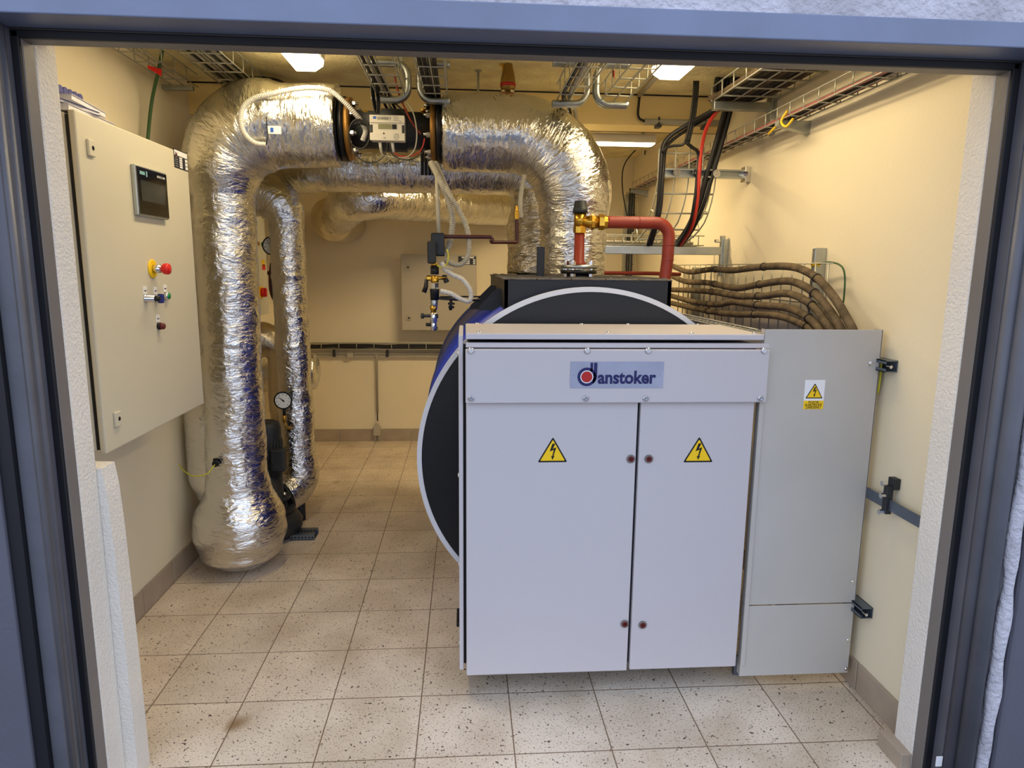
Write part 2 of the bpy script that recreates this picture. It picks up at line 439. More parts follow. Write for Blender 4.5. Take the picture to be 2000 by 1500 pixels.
# rounded bead on the left jamb
b = new(); tube(b, [(JL-.030, 1.735, -.02), (JL-.030, 1.735, HZ+.02)], .016, 16); tube(b, [(JL-.030, 1.775, -.02), (JL-.030, 1.775, HZ+.02)], .014, 16); ob('bead', b, 'frame_jamb', D)
b = new()
for (x, y, r) in ((JR+.040, 1.752, .018), (JR+.062, 1.722, .024)): tube(b, [(x, y, -.02), (x, y, HZ+.02)], r, 20)
ob('bead', b, 'frame_jamb', D)
# mortar filler between frame and facade, ragged
b = new(); P = []; R = []
for k in range(60):
    z = -.02+k*(HZ+.02)/59; t = noise.noise(V((3, 1, z*4))); P.append((JR+.105+.006*t, 1.705, z)); R.append(.018+.007*noise.noise(V((7, 2, z*9)))) 
tube(b, P, R, 10); ob('mortar_joint', b, 'facade', D)
b = new(); box(b, (-2.4, 1.69, -.02), (JL-.094, 1.73, HZ+.022), .004); ob('outer_panel', b, 'leaf', D)
b = new(); box(b, (JR+.13, 1.69, -.02), (2.8, 1.735, HZ+.022), .012); ob('outer_panel', b, 'leaf', D)
b = new(); box(b, (JR+.060, 1.742, -.02), (JR+.13, 1.76, HZ+.022)); ob('groove', b, 'frame_dark', D)
# CE mark sticker on the right jamb
b = new(); p = at(1834, 1487, Y=1.757); box(b, p-V((.010, .001, .017)), p+V((.010, .001, .017))); st = ob('sticker', b, 'label', D)
# ================================================================== LAMPS
def lamp(x0, x1, y0, y1, zt, label, alongx=False):
    hz = .05 if alongx else .03
    cx, cyy = (x0+x1)/2, (y0+y1)/2
    t = thing('ceiling_light', label, 'light', (cx, cyy, zt), 'fluorescent ceiling lights')
    b = new(); box(b, (x0, y0, zt-hz), (x1, y1, zt), .008); ob('housing', b, 'fixture', t)
    # tapered diffuser
    b = new(); h = .016 if alongx else .062; ins = .035; zt0 = zt; zt = zt-hz+.05
    top = [(x0+.004, y0+.004), (x1-.004, y0+.004), (x1-.004, y1-.004), (x0+.004, y1-.004)]
    mid = [(x0+.006, y0+.02), (x1-.006, y0+.02), (x1-.006, y1-.02), (x0+.006, y1-.02)]
    bot = [(x0+ins, y0+.06), (x1-ins, y0+.06), (x1-ins, y1-.06), (x0+ins, y1-.06)]
    L = []
    for ps, z in ((top, zt-.045), (mid, zt-.05-h*.45), (bot, zt-.05-h)): L.append([b.verts.new((x, y, z)) for x, y in ps])
    for i in range(2):
        for k in range(4): b.faces.new((L[i][k], L[i][(k+1) % 4], L[i+1][(k+1) % 4], L[i+1][k]))
    b.faces.new(L[0]); b.faces.new(L[2][::-1])
    bmesh.ops.recalc_face_normals(b, faces=b.faces)
    ob('diffuser', b, 'lens', t)
    for yy in ((y0+.12, y0+.6, y1-.12) if not alongx else ()):
        for xa, xb in ((x1-.004, x1+.010), (x0-.010, x0+.004)): b = new(); box(b, (xa, yy-.02, zt-.065), (xb, yy+.02, zt-.035), .003, 1); ob('clip', b, 'fixture', t)
    return t
lamp(-.805, -.650, 2.15, 3.42, 2.578, 'lit fluorescent ceiling light nearer the left wall')
lamp(.885, 1.045, 2.10, 3.38, 2.578, 'lit fluorescent ceiling light nearer the right wall, beside the loaded cable tray')
lamp(-.05, 1.17, 4.24, 4.36, 2.418, 'lit fluorescent light at the back, beyond the ceiling beam', True)
area('lamp_glow_1', (-.728, 2.80, 2.465), .09, 1.15, 6, LAMP)
area('lamp_glow_2', (.965, 2.76, 2.465), .09, 1.15, 6, LAMP)
area('lamp_glow_3', (.42, 4.30, 2.35), .95, .08, 25, (1, .78, .45))
b = new()
for x in (.3, 1.1): box(b, (x-.01, 4.29, 2.418), (x+.01, 4.31, ZC))
ob('trim_4', b, 'steel', None, kind='structure')

# ================================================================== BOILER
BX, BZ, BR = .524, .803, .727
t = thing('boiler', 'large round blue boiler with a white rim and black front plate', 'boiler', (BX, 3.6, 0))
b = new(); tube(b, [(BX, 2.80, BZ), (BX, 4.50, BZ)], BR-.004, 128); ob('shell', b, 'blue', t)
b = new(); annulus(b, (BX, 2.775, BZ), (0, 1, 0), BR-.020, BR, .03, 128); ob('front_rim', b, 'white', t)
b = new(); cyl(b, (BX, 2.781, BZ), (BX, 2.80, BZ), BR-.020, 128); ob('front_plate', b, 'black', t)
b = new(); annulus(b, (BX, 3.60, BZ), (0, 1, 0), BR-.01, BR+.004, .05, 128); ob('shell_band', b, 'darkblue', t); b = new(); annulus(b, (BX, 4.42, BZ), (0, 1, 0), BR-.01, BR+.006, .09, 128); ob('shell_band', b, 'darkblue', t)
PZ = 1.557
b = new()
box(b, (.165, 2.865, 1.25), (.885, 2.895, PZ), .003, 1); box(b, (.165, 2.865, 1.25), (.185, 4.35, PZ), .003, 1); box(b, (.865, 2.865, 1.25), (.885, 4.35, PZ), .003, 1)
box(b, (.165, 2.88, PZ-.02), (.885, 4.35, PZ-.004))
ob('top_housing', b, 'blackbox', t)
# perforated walkway plates
b = new()
for k in range(5):
    x0 = .160+k*.146
    box(b, (x0, 2.862, PZ-.002), (x0+.142, 4.35, PZ+.006), .002, 1)
    for j in range(36):
        y = 2.89+j*.04
        for q in (.028, .071, .114): box(b, (x0+q-.010, y-.006, PZ+.005), (x0+q+.010, y+.006, PZ+.011))
ob('walkway_plate', b, 'grating', t)
# side gusset on the left and angled toe plate
b = new(); prism(b, [(.165, 1.51), (.165, 1.41), (.065, 1.41), (.065, 1.425), (.145, 1.51)], (0, 3.12, 0), (1, 0, 0), (0, 0, 1), -.02)
ob('gusset', b, 'blackbox', t); b = new(); prism(b, [(.165, 1.51), (.165, 1.38), (.03, 1.38), (.03, 1.40), (.14, 1.51)], (0, 3.7, 0), (1, 0, 0), (0, 0, 1), -.02)
ob('gusset', b, 'blackbox', t)
for x in (0.03, .95):
    for y in (2.9, 4.2):
        b = new(); box(b, (x-.05, y-.05, 0), (x+.05, y+.05, .32), .004, 1); box(b, (x-.07, y-.07, 0), (x+.07, y+.07, .02), .003, 1); ob('foot', b, 'blackbox', t)

# ------------------------------------------------ electrical cabinet in front of boiler
CF = 2.30                         # front of doors
t = thing('electrical_cabinet', 'light grey floor cabinet with two doors, warning signs and a company nameplate', 'cabinet', (.53, 2.5, 0))
b = new(); box(b, (.010, CF+.03, .12), (1.04, 2.73, 1.345), .003, 1); ob('body', b, 'frame_dark', t)
for x in (.08, .97):
    for y in (2.66,):
        b = new(); cyl(b, (x, y, 0), (x, y, .12), .022, 16); cyl(b, (x, y, 0), (x, y, .012), .035, 16); ob('foot', b, 'black', t)
b = new(); box(b, (.003, CF, 1.362), (1.052, 2.725, 1.382), .003, 2); tp = ob('top_cover', b, 'cab', t)
for x, y in ((.05, 2.335), (.50, 2.335), (.80, 2.335), (1.03, 2.335), (.05, 2.70), (.47, 2.70), (.66, 2.70), (.95, 2.70)):
    b = new(); lathe2(b, [(0, .009), (.003, .009), (.005, .006), (.005, 0)], (x, y, 1.382), (0, 0, 1), 16); ob('screw', b, 'chrome', tp)
b = new(); box(b, (.003, CF+.004, 1.333), (1.075, CF+.03, 1.350), .002, 1); ob('top_rail', b, 'cab', t)
sp_ = new(); box(sp_, (-.022, CF+.02, .115), (-.006, 2.72, 1.375), .003, 2); sd = ob('side_panel', sp_, 'cab', t)
for z in (1.30, .85, .5, .18):
    b = new(); lathe2(b, [(0, .009), (.003, .009), (.005, .006), (.005, 0)], (-.022, CF+.10, z), (-1, 0, 0), 14); ob('screw', b, 'chrome', sd)
b = new(); box(b, (-.006, CF+.04, .13), (.012, CF+.06, 1.34)); ob('side_gasket', b, 'gasket', t)
def door(x0, x1, z0, z1):
    b = new(); box(b, (x0, CF, z0), (x1, CF+.025, z1), .004, 3); return ob('door', b, 'cab', t)
def lock(x, z, d, tilt):
    b = new(); lathe2(b, [(0, .0155), (.004, .0155), (.005, .0145)], (x, CF, z), (0, -1, 0), 28); k = ob('lock', b, 'frame_grey', d)
    b = new(); lathe2(b, [(0, .010), (.0062, .010)], (x, CF, z), (0, -1, 0), 24)
    ob('lock', b, 'maroon', d).__setitem__('label', 'dark red lock insert')
    b = new(); mt = Matrix.Translation(V((x, CF, z))) @ Matrix.Rotation(tilt, 4, 'Y'); box(b, (-.005, -.0075, -.001), (.005, -.006, .001), mtx=mt); ob('lock_slot', b, 'black', d)
d1 = door(.004, .6105, .103, 1.150); d2 = door(.6205, 1.034, .106, 1.150)
for p in ((1232, 896), (1220, 1218)): q = at(*p, Y=CF); lock(q.x, q.z, d1, 0)
for p in ((1267, 896), (1255, 1220)): q = at(*p, Y=CF); lock(q.x, q.z, d2, -.7)
def bolt_pts(s): return [(x*s, y*s) for x, y in ((.10, .36), (-.02, .36), (-.13, .02), (.045, .09), (-.02, -.20), (-.075, -.17), (-.005, -.36), (.085, -.16), (.035, -.185), (.15, .20), (.0, .13), )]
def rtri(s, r=.05, n=5):
    C = [(-.5, 0), (.5, 0), (0, .866)]; cen = (0, .289); out = []
    for i, (x, y) in enumerate(C):
        dx, dy = x-cen[0], y-cen[1]; L = math.hypot(dx, dy); cx, cy_ = x-dx/L*2*r, y-dy/L*2*r; a = math.atan2(dy, dx)
        for k in range(n): aa = a-PI/3+2*PI/3*k/(n-1); out.append((s*(cx+r*math.cos(aa)), s*(cy_+r*math.sin(aa))))
    return out
def warning(c, s, parent, name='warning_sign'):
    "triangle in the XZ plane facing -Y; c = bottom centre"
    U, W = V((1, 0, 0)), V((0, 0, 1))
    b = new(); prism(b, rtri(s, .03), c, U, W, .0006); k = ob(name, b, 'black', parent)
    return c, s, k
def tri_layers(c, s, par):
    U, W = V((1, 0, 0)), V((0, 0, 1)); c = V(c)
    b = new(); prism(b, [(x*.83, y*.83) for x, y in rtri(s, .015)], c+V((0, -.0004, .053*s)), U, W, .0006); ob('yellow_field', b, 'yellow', par)
    b = new(); prism(b, bolt_pts(s*.78), c+V((0.0, -.0009, .36*s)), U, W, .0006); ob('lightning_symbol', b, 'black', par)
for d, (x0, x1, y) in ((d1, (1050, 1108, 903)), (d2, (1334, 1392, 903))):
    a = at(x0, y, Y=CF); e = at(x1, y, Y=CF); c = ((a.x+e.x)/2, CF, a.z); s = e.x-a.x
    _, _, k = warning(c, s, d); 
    # field and symbol are separate meshes on the door (two levels only)
    tri_layers(c, s, d)
b = new(); box(b, (.002, CF-.022, 1.143), (1.066, CF+.01, 1.330), .004, 3); hp = ob('header_panel', b, 'cab', t)
for (x, y) in ((920, 685), (1147, 685), (1266, 685), (1492, 685), (920, 778), (1144, 778), (1261, 778), (1485, 778)):
    q = at(x, y, Y=CF-.022); b = new(); lathe2(b, [(0, .0112), (.003, .0112), (.0065, .008), (.0065, .004), (.004, .0038), (.004, 0)], (q.x, CF-.022, q.z), (0, -1, 0), 20); ob('screw', b, 'chrome', hp)
a = at(1113, 758, Y=CF-.022); e = at(1297, 706, Y=CF-.022)
b = new(); box(b, (a.x, CF-.024, a.z), (e.x, CF-.022, e.z)); ob('nameplate', b, 'plate', hp)
for x in (a.x+.013, e.x-.013):
    b = new(); lathe2(b, [(0, .0028), (.0012, .002)], (x, CF-.024, (a.z+e.z)/2), (0, -1, 0), 12); ob('rivet', b, 'chrome', hp)
q = at(1146, 736, Y=CF-.024); r0 = .0325
b = new(); O = V((q.x, CF-.0242, q.z)); U, W = V((1, 0, 0)), V((0, 0, 1))
# letter d of the logo: ring plus double stem
outer = ringpts(r0, 56)
annulus(b, O, (0, -1, 0), r0*.70, r0, .0008, 56)
box(b, (O.x+r0*.36, O.y-.0008, O.z+r0*.60), (O.x+r0*.64, O.y, O.z+r0*1.52))
prism(b, [(r0*.74, 0), (r0*1.10, 0), (r0*1.10, r0*1.52), (r0*.74, r0*1.52)], O, U, W, .0008)
prism(b, [(r0*.70, -.1*r0), (r0*1.10, r0*.05), (r0*1.09, -.15*r0), (r0*.98, -.42*r0), (r0*.8, -.66*r0), (r0*.62, -.75*r0)], O, U, W, .0008)
ob('logo_letter', b, 'navy', hp)
b = new(); annulus(b, O+V((0, -.0006, 0)), (0, -1, 0), r0*.60, r0*.69, .0006, 40); ob('logo_ring', b, 'label', hp)
b = new(); cyl(b, O, O+V((0, -.0012, 0)), r0*.58, 40); ob('logo_dot', b, 'logored', hp)
q1 = at(1166, 751, Y=CF-.024); q2 = at(1281, 722, Y=CF-.024)
tx = text('nameplate_lettering', 'anstoker', .062, (( q1.x+q2.x)/2+.001, CF-.0245, O.z-.004), FRONT, 'navy', hp, .0005, .0019)
bpy.context.view_layer.update()
wd = max(v.co.x for v in tx.data.vertices)-min(v.co.x for v in tx.data.vertices); k = (q2.x-q1.x)/wd
for v in tx.data.vertices: v.co.x *= k; v.co.y *= 1.0

# ------------------------------------------------ grey cable cover beside cabinet
t = thing('cable_cover', 'tall plain grey sheet-metal cover between the cabinet and the right wall', 'cover', (1.28, 2.3, 0))
CX0, CX1, CY = 1.055, 1.488, 2.305
b = new(); box(b, (CX0, CY, .356), (CX1, CY+.003, 1.400), .001, 1); box(b, (CX1-.003, CY, .356), (CX1, CY+.05, 1.400)); box(b, (CX0, CY, .356), (CX0+.003, CY+.03, 1.400)); up = ob('upper_sheet', b, 'cover', t)
b = new(); box(b, (CX0-.002, CY-.001, .062), (CX1-.002, CY+.003, .352), .001, 1); box(b, (CX1-.006, CY, .062), (CX1-.002, CY+.05, .352)); box(b, (CX0, CY, .062), (CX0+.003, CY+.03, .352)); lo_ = ob('lower_sheet', b, 'cover', t)
b = new(); box(b, (CX0-.003, CY-.006, .11), (CX0+.014, CY, 1.16), .001, 1); ob('edge_strip', b, 'cover', t)
for x, y in ((CX0+.02, CY+.10), (CX1-.03, CY+.10), (CX0+.02, CY+.35)): b = new(); box(b, (x, y, 0), (x+.02, y+.02, .08)); ob('foot', b, 'darkzinc', t)
for (x, y), pr in (((1700, 710), up), ((1665, 1136), up), ((1656, 1250), lo_), ((1652, 1306), lo_)):
    q = at(x, y, Y=CY); b = new(); lathe2(b, [(0, .009), (.0015, .009), (.0015, .006), (.006, .005), (.006, 0)], (q.x, CY, q.z), (0, -1, 0), 16); ob('screw', b, 'chrome', pr)
a = at(1568, 799, Y=CY); e = at(1612, 742, Y=CY)
b = new(); box(b, (a.x, CY-.001, a.z), (e.x, CY-.0002, e.z)); ob('warning_label', b, 'label', up)
h = e.z-a.z; wl = e.x-a.x
b = new(); box(b, (a.x, CY-.0014, a.z), (e.x, CY-.0009, a.z+h*.29)); ob('label_field', b, 'yellow', up)
c = V(((a.x+e.x)/2, CY-.001, a.z+h*.37))
warning(c, wl*.86, up); tri_layers(c, wl*.86, up)
for i, s in enumerate(('POZOR', 'ELEKTRICKÉ', 'ZAŘÍZENÍ !')):
    text('label_lettering', s, .0115, (c.x, CY-.0016, a.z+h*(.235-.09*i)), FRONT, 'black', up, .0002, .0002)

# ================================================================== LEFT WALL CABINET
t = thing('wall_cabinet', 'beige control cabinet with a touch screen and push buttons on the left wall', 'cabinet', (-1.36, 2.7, .97))
FX = -1.205; Y0, Y1, Z0, Z1 = 2.29, 3.155, .97, 2.075
b = new(); box(b, (XL, Y0+.01, Z0+.008), (FX-.038, Y1-.01, Z1-.006), .004, 2); ob('body', b, 'beige', t)
b = new(); box(b, (FX-.04, Y0+.014, Z0+.012), (FX-.02, Y1-.014, Z1-.012)); ob('door_gasket', b, 'gasket', t)
b = new(); box(b, (FX-.022, Y0, Z0), (FX, Y1, Z1), .006, 3); dr = ob('door', b, 'beige', t)
def onface(x, y, X=FX): return at(x, y, X=X)
for p in ((175, 289), (227, 818)):
    q = onface(*p); b = new(); box(b, (FX, q.y-.020, q.z-.026), (FX+.010, q.y+.020, q.z+.026), .003, 2); ob('key_lock', b, 'beige', dr)
    b = new(); cyl(b, (FX+.0095, q.y+.002, q.z), (FX+.0108, q.y+.002, q.z), .0075, 16); ob('keyhole', b, 'black', dr)
# touch screen
a = onface(262, 424); e = onface(318, 330)
yy0, yy1, zz0, zz1 = a.y+.0, onface(320, 400).y, onface(262, 420).z, onface(262, 322).z
b = new(); box(b, (FX, yy0, zz0), (FX+.018, yy1, zz1), .004, 2); ob('touch_screen', b, 'steel', dr)
b = new(); box(b, (FX+.0175, yy0+.008, zz0+.006), (FX+.0195, yy1-.003, zz1-.006), .001, 1); ob('screen_glass', b, 'glass', dr)
b = new(); box(b, (FX+.0194, yy0+.03, zz0+.055), (FX+.0199, yy1-.03, zz1-.052)); ob('screen_display', b, 'screen', dr)
b = new(); box(b, (FX+.0194, yy0+.028, zz1-.032), (FX+.0199, yy0+.068, zz1-.020)); box(b, (FX+.0194, yy0+.078, zz1-.036), (FX+.0199, yy0+.088, zz1-.016)); ob('screen_marks', b, 'teal', dr)
text('screen_lettering', 'SIMATIC HMI', .012, (FX+.0196, yy1-.055, zz1-.024), RIGHT, 'label', dr, .0003)
# nameplate table
q0 = onface(338, 289); q1 = onface(368, 336); ya, yb = q0.y, Y1-.006; zt, zb = q0.z, onface(368, 336).z
b = new(); box(b, (FX, ya, zb), (FX+.0015, yb, zt), .0004, 1); ob('rating_plate', b, 'black', dr)
b = new(); hh = zt-zb; ww = yb-ya
box(b, (FX+.0012, ya+.004, zb+hh*.68), (FX+.0022, yb-.004, zt-.004))
for i in range(5): box(b, (FX+.0012, ya+ww*.38, zb+hh*(.06+.12*i)), (FX+.0022, ya+ww*.58, zb+hh*(.15+.12*i)))
for i in range(3): box(b, (FX+.0012, ya+ww*.8, zb+hh*(.06+.2*i)), (FX+.0022, yb-.004, zb+hh*(.22+.2*i)))
for i in range(5): box(b, (FX+.0012, ya+ww*.06, zb+hh*(.10+.12*i)), (FX+.0020, ya+ww*.26, zb+hh*(.115+.12*i)))
ob('plate_fields', b, 'label', dr)
text('plate_lettering', 'M', .03, (FX+.0023, ya+.022, zt-.024), RIGHT, 'maroon', dr, .0003, .001)
# controls
def ctl(p, name, parts):
    q = onface(*p)
    for nm, prof_, m in parts:
        b = new(); lathe2(b, prof_, (FX, q.y, q.z), (1, 0, 0), 28); ob(nm, b, m, dr)
    return q
q = ctl((297, 525), 'stop', (('emergency_stop_collar', [(0, .036), (.004, .036), (.006, .032)], 'yellow'), ('emergency_stop_stem', [(.005, .016), (.03, .016), (.031, .012), (.045, .012)], 'chrome'), ('emergency_stop_button', [(.036, .013), (.046, .021), (.06, .022), (.066, .018), (.067, 0)], 'red')))
def legend(q):
    b = new(); box(b, (FX, q.y-.015, q.z+.016), (FX+.002, q.y+.015, q.z+.045), .0006, 1); ob('legend_plate', b, 'label', dr)
    b = new(); box(b, (FX+.0018, q.y-.009, q.z+.027), (FX+.0024, q.y+.009, q.z+.031)); ob('legend_print', b, 'black', dr)
q = ctl((284, 583), 'key', (('key_switch', [(0, .016), (.004, .016), (.005, .0125), (.036, .0125), (.037, .010)], 'chrome'), ('key_head', [(.036, .011), (.052, .011), (.053, 0)], 'black'))); legend(q)
q = ctl((304, 583), 'sel', (('selector_ring', [(0, .016), (.01, .016), (.012, .013)], 'chrome'),)); legend(q)
b = new(); box(b, (FX+.010, q.y-.009, q.z-.018), (FX+.030, q.y+.009, q.z+.018), .004, 2); ob('selector_knob', b, 'bluebinder', dr)
q = ctl((323, 578), 'grn', (('button_ring', [(0, .016), (.012, .016), (.014, .013)], 'chrome'), ('start_button', [(.010, .012), (.017, .012), (.018, 0)], 'green'))); legend(q)
q = ctl((309, 637), 'lamp', (('lamp_ring', [(0, .014), (.010, .014)], 'black'), ('indicator_lamp', [(.008, .013), (.022, .013), (.026, .008), (.026, 0)], 'maroon'))); legend(q)
# booklets on top
def booklet(name, label, cat, y0, y1, z, th, m, parts=True, sk=0., group=None, x0=-1.44, x1=-1.235):
    t = thing(name, label, cat, ((x0+x1)/2, (y0+y1)/2, z), group)
    mt = Matrix.Translation(V(((x0+x1)/2, (y0+y1)/2, z))) @ Matrix.Rotation(sk, 4, 'Z')
    hx, hy = (x1-x0)/2, (y1-y0)/2
    b = new(); box(b, (-hx+.004, -hy+.004, .001), (hx-.004, hy-.004, th-.001), mtx=mt); ob('pages', b, 'paper', t)
    b = new(); box(b, (-hx, -hy, 0), (hx, hy, .0012), mtx=mt); box(b, (-hx, -hy, th-.0012), (hx, hy, th), mtx=mt); box(b, (-hx, -hy, 0), (-hx+.002, hy, th), mtx=mt); ob('cover', b, m, t)
booklet('manual', 'thick white manual lying lowest on the beige wall cabinet', 'book', 2.30, 2.62, Z1, .020, 'paper', sk=.05)
booklet('ring_binder', 'thin dark blue binder with yellow edge between the manuals on the cabinet', 'book', 2.30, 2.50, Z1+.020, .012, 'bluebinder', sk=-.08)
booklet('manual', 'white booklet lying on top of the paper stack on the cabinet', 'book', 2.30, 2.575, Z1+.032, .018, 'paper', sk=.12)
b = new(); 
for k in range(5): tube(b, [(-1.38, 2.31+.028*k, Z1+.062), (-1.25, 2.31+.028*k, Z1+.062)], .013, 12)
ob('blue_roll_pad', b, 'bluebinder', None, 'ribbed dark blue pad lying on the booklets near the door jamb', 'pad')

# ================================================================== FOIL PIPES
def foil_disp(seed, amp, lump=.008):
    def f(q, L, a, i):
        return lump*noise.noise(q*5+V((seed, 0, 0))) + amp*noise.noise(V((q.x*22+seed, q.y*22, q.z*22))) + amp*.5*abs(noise.noise(V((q.x*50, q.y*50+seed, q.z*50))))
    return f
def seams(R, P, every, h=.004):
    L = 0; out = list(R)
    for i in range(1, len(P)):
        L += (P[i]-P[i-1]).length
        if (L % every) < .014: out[i] += h
    return out
def rprof(P, keys):
    "radius along the path, keys = (arc length, radius)"
    L = [0.]
    for i in range(1, len(P)): L.append(L[-1]+(P[i]-P[i-1]).length)
    out = []
    for l in L:
        for (a, ra), (c, rc) in zip(keys, keys[1:]):
            if l <= c or (c, rc) == keys[-1]:
                t_ = max(0, min(1, (l-a)/(c-a))); t_ = t_*t_*(3-2*t_); out.append(ra+(rc-ra)*t_); break
    return out
def jacket(name, P, R, m, parent, seed, amp=.003, lump=.008, seam=.6, n=56):
    b = new(); R = seams(R, P, seam); tube(b, P, R, n, True, True, True, foil_disp(seed, amp, lump)); return ob(name, b, m, parent)

# pipe 1: floor bulb, riser, elbow, horizontal run to the meter
t = thing('insulated_pipe', 'thick foil-wrapped pipe rising from the floor beside the wall cabinet and bending right', 'pipe', (-1.19, 3.5, 0))
P = fillet([(-1.195, 3.50, .012), (-1.185, 3.50, 1.2), (-1.18, 3.50, 2.275), (-.605, 3.50, 2.275)], [.5, .26], .012)
R = rprof(P, [(0, .03), (.035, .15), (.09, .21), (.2, .236), (.27, .228), (.46, .162), (.55, .149), (1.0, .146), (1.9, .149), (2.05, .19), (2.3, .215), (2.5, .192), (3.2, .185)])
jacket('foil_jacket', P, R, 'foil', t, 1.3)
P = fillet([(-1.315, 3.60, .36), (-1.315, 3.60, 1.02)], [], .02); jacket('side_bulge', P, rprof(P, [(0, .12), (.12, .155), (.45, .16), (.66, .10)]), 'foil', t, 9)
# drain hole with wire
q = at(423, 904, Y=3.345); b = new(); cyl(b, q, q+V((0, -.02, 0)), .016, 14); box(b, q-V((.02, -.008, .02)), q+V((.02, .012, .02)), .004); ob('test_port', b, 'black', t)
q2 = at(518, 222, Y=3.32); b = new(); cyl(b, q2+V((0, .02, 0)), q2+V((0, -.004, 0)), .017, 16); ob('sensor_pocket', b, 'brassold', t)
b = new(); tube(b, smooth_path([q+V((0, -.015, 0)), at(405, 925, Y=3.30), at(380, 930, Y=3.30), at(362, 922, Y=3.33), at(350, 908, Y=3.4)], .01), .003, 8); ob('earth_wire', b, 'yellowwire', None, 'yellow-green earth wire curling out of the low port of the big foil pipe', 'wire')
# end flanges of pipe 1 (black) and meter flanges
def flange(bm, x, r, h, z=2.262, y=3.5): cyl(bm, (x, y, z), (x+h, y, z), r, 48)
b = new(); flange(b, -.612, .148, .012); flange(b, -.593, .150, .024); ob('pipe_flange', b, 'black', t)
for k in range(12):
    b = new(); a = 2*PI*k/12+.1; c = V((-.62, 3.5+.125*math.cos(a), 2.262+.125*math.sin(a))); cyl(b, c, c+V((.02, 0, 0)), .011, 6); ob('bolt', b, 'chrome', t)
# second port of foil pipe: riser to boiler
t2 = thing('insulated_pipe', 'thick foil-wrapped pipe leaving the heat meter to the right and dropping onto the boiler', 'pipe', (.55, 3.5, PZ))
P = fillet([(-.105, 3.50, 2.262), (.555, 3.50, 2.262), (.555, 3.50, PZ+.012)], [.33], .012)
R = rprof(P, [(0, .178), (.03, .187), (.5, .187), (.75, .195), (1.0, .165), (1.3, .158)])
jacket('foil_jacket', P, R, 'foil', t2, 4.1, .0035)
b = new(); flange(b, -.135, .150, .024); flange(b, -.108, .146, .012); ob('pipe_flange', b, 'black', t2)
for k in range(12):
    b = new(); a = 2*PI*k/12+.1; c = V((-.115, 3.5+.125*math.cos(a), 2.262+.125*math.sin(a))); cyl(b, c, c+V((.02, 0, 0)), .011, 6); ob('bolt', b, 'chrome', t2)
b = new(); cyl(b, (.555, 3.5, PZ+.006), (.555, 3.5, PZ+.016), .19, 40); ob('base_collar', b, 'grating', t2)

# pipe 2: second horizontal run behind, drops left of riser
t = thing('insulated_pipe', 'foil-wrapped pipe running behind the meter and dropping in crumpled foil left of the front riser', 'pipe', (.44, 4.15, PZ))
P = fillet([(-1.31, 4.72, 2.21), (-.80, 4.2, 2.19), (.445, 4.2, 2.19), (.445, 4.2, PZ+.011)], [.25, .2], .014)
R = rprof(P, [(0, .14), (.6, .15), (3.0, .150), (4.4, .15)])
jacket('foil_jacket', P, R, 'foil', t, 7.7, .004)
P = fillet([(.435, 4.185, 2.05), (.425, 4.17, PZ+.011)], [], .012)
jacket('crumpled_jacket', P, rprof(P, [(0, .15), (.2, .165), (.5, .16)]), 'foil2', t, 2.2, .012, .02)
# pipe 3: far pipe
t = thing('insulated_pipe', 'furthest foil-wrapped pipe, slanting from the bulging elbow at the back wall', 'pipe', (-.9, 5.4, 1.9))
P = fillet([(-.97, 5.35, 1.95), (-.72, 4.62, 2.07), (.52, 6.02, 2.11)], [.16], .016)
R = rprof(P, [(0, .12), (.5, .14), (.85, .15), (1.1, .15), (2.6, .15)])
jacket('foil_jacket', P, R, 'foil', t, 3.3, .004)
P = fillet([(-1.02, 6.17, 1.97), (-1.0, 5.22, 1.955)], [], .016)
jacket('elbow_cover', P, rprof(P, [(0, .15), (.4, .165), (.8, .165), (.9, .12), (.94, .04)]), 'foil3', t, 5.1, .002)
b = new(); q = at(662, 408, Y=5.05); cyl(b, q+V((-.02, .2, 0)), q, .022, 14); cyl(b, q, q+V((.045, 0, 0)), .018, 14); ob('sensor_stub', b, 'steel', t)
b = new(); cyl(b, q+V((.045, 0, 0)), q+V((.085, 0, 0)), .02, 14); ob('sensor_cap', b, 'red', t)
# pipe 4: vertical behind pump, elbow to left wall
t = thing('insulated_pipe', 'slimmer foil-wrapped upright pipe beside the pump, domed elbow at its top', 'pipe', (-1.03, 4.3, 0))
P = fillet([(XL+.003, 4.20, 2.02), (-1.06, 4.2, 2.02), (-1.045, 4.2, .24), (-1.13, 4.06, .20)], [.16, .10], .012)
R = rprof(P, [(0, .12), (.25, .132), (.42, .125), (.56, .103), (1.3, .102), (1.95, .106), (2.05, .115), (2.3, .115)])
jacket('foil_jacket', P, R, 'foil', t, 6.6, .004, .008, .42)
b = new(); tube(b, [(-1.132, 4.057, .199), (-1.143, 4.038, .195)], .118, 32); ob('end_flange', b, 'black', t)
b = new(); cyl(b, (-1.05, 4.2, 0), (-1.05, 4.2, .13), .03, 16); ob('support_foot', b, 'cast', t)
t = thing('insulated_pipe', 'short foil-wrapped upright pipe half hidden between the two left risers', 'pipe', (-1.28, 4.62, 0))
P = fillet([(-1.25, 4.70, .01), (-1.25, 4.70, 1.10), (XL+.003, 4.70, 1.10)], [.14], .014)
jacket('foil_jacket', P, rprof(P, [(0, .10), (1.0, .10), (1.2, .13), (1.4, .12)]), 'foil3', t, 8.8, .003)
t = thing('insulated_pipe', 'lowest foil-wrapped stub bulging to the right of the slimmer upright pipe', 'pipe', (-1.0, 4.9, .5))
P = fillet([(XL+.003, 5.05, .83), (-1.08, 5.05, .83)], [], .014)
jacket('foil_jacket', P, rprof(P, [(0, .15), (.3, .17), (.39, .13), (.42, .05)]), 'foil', t, 5.8, .003)

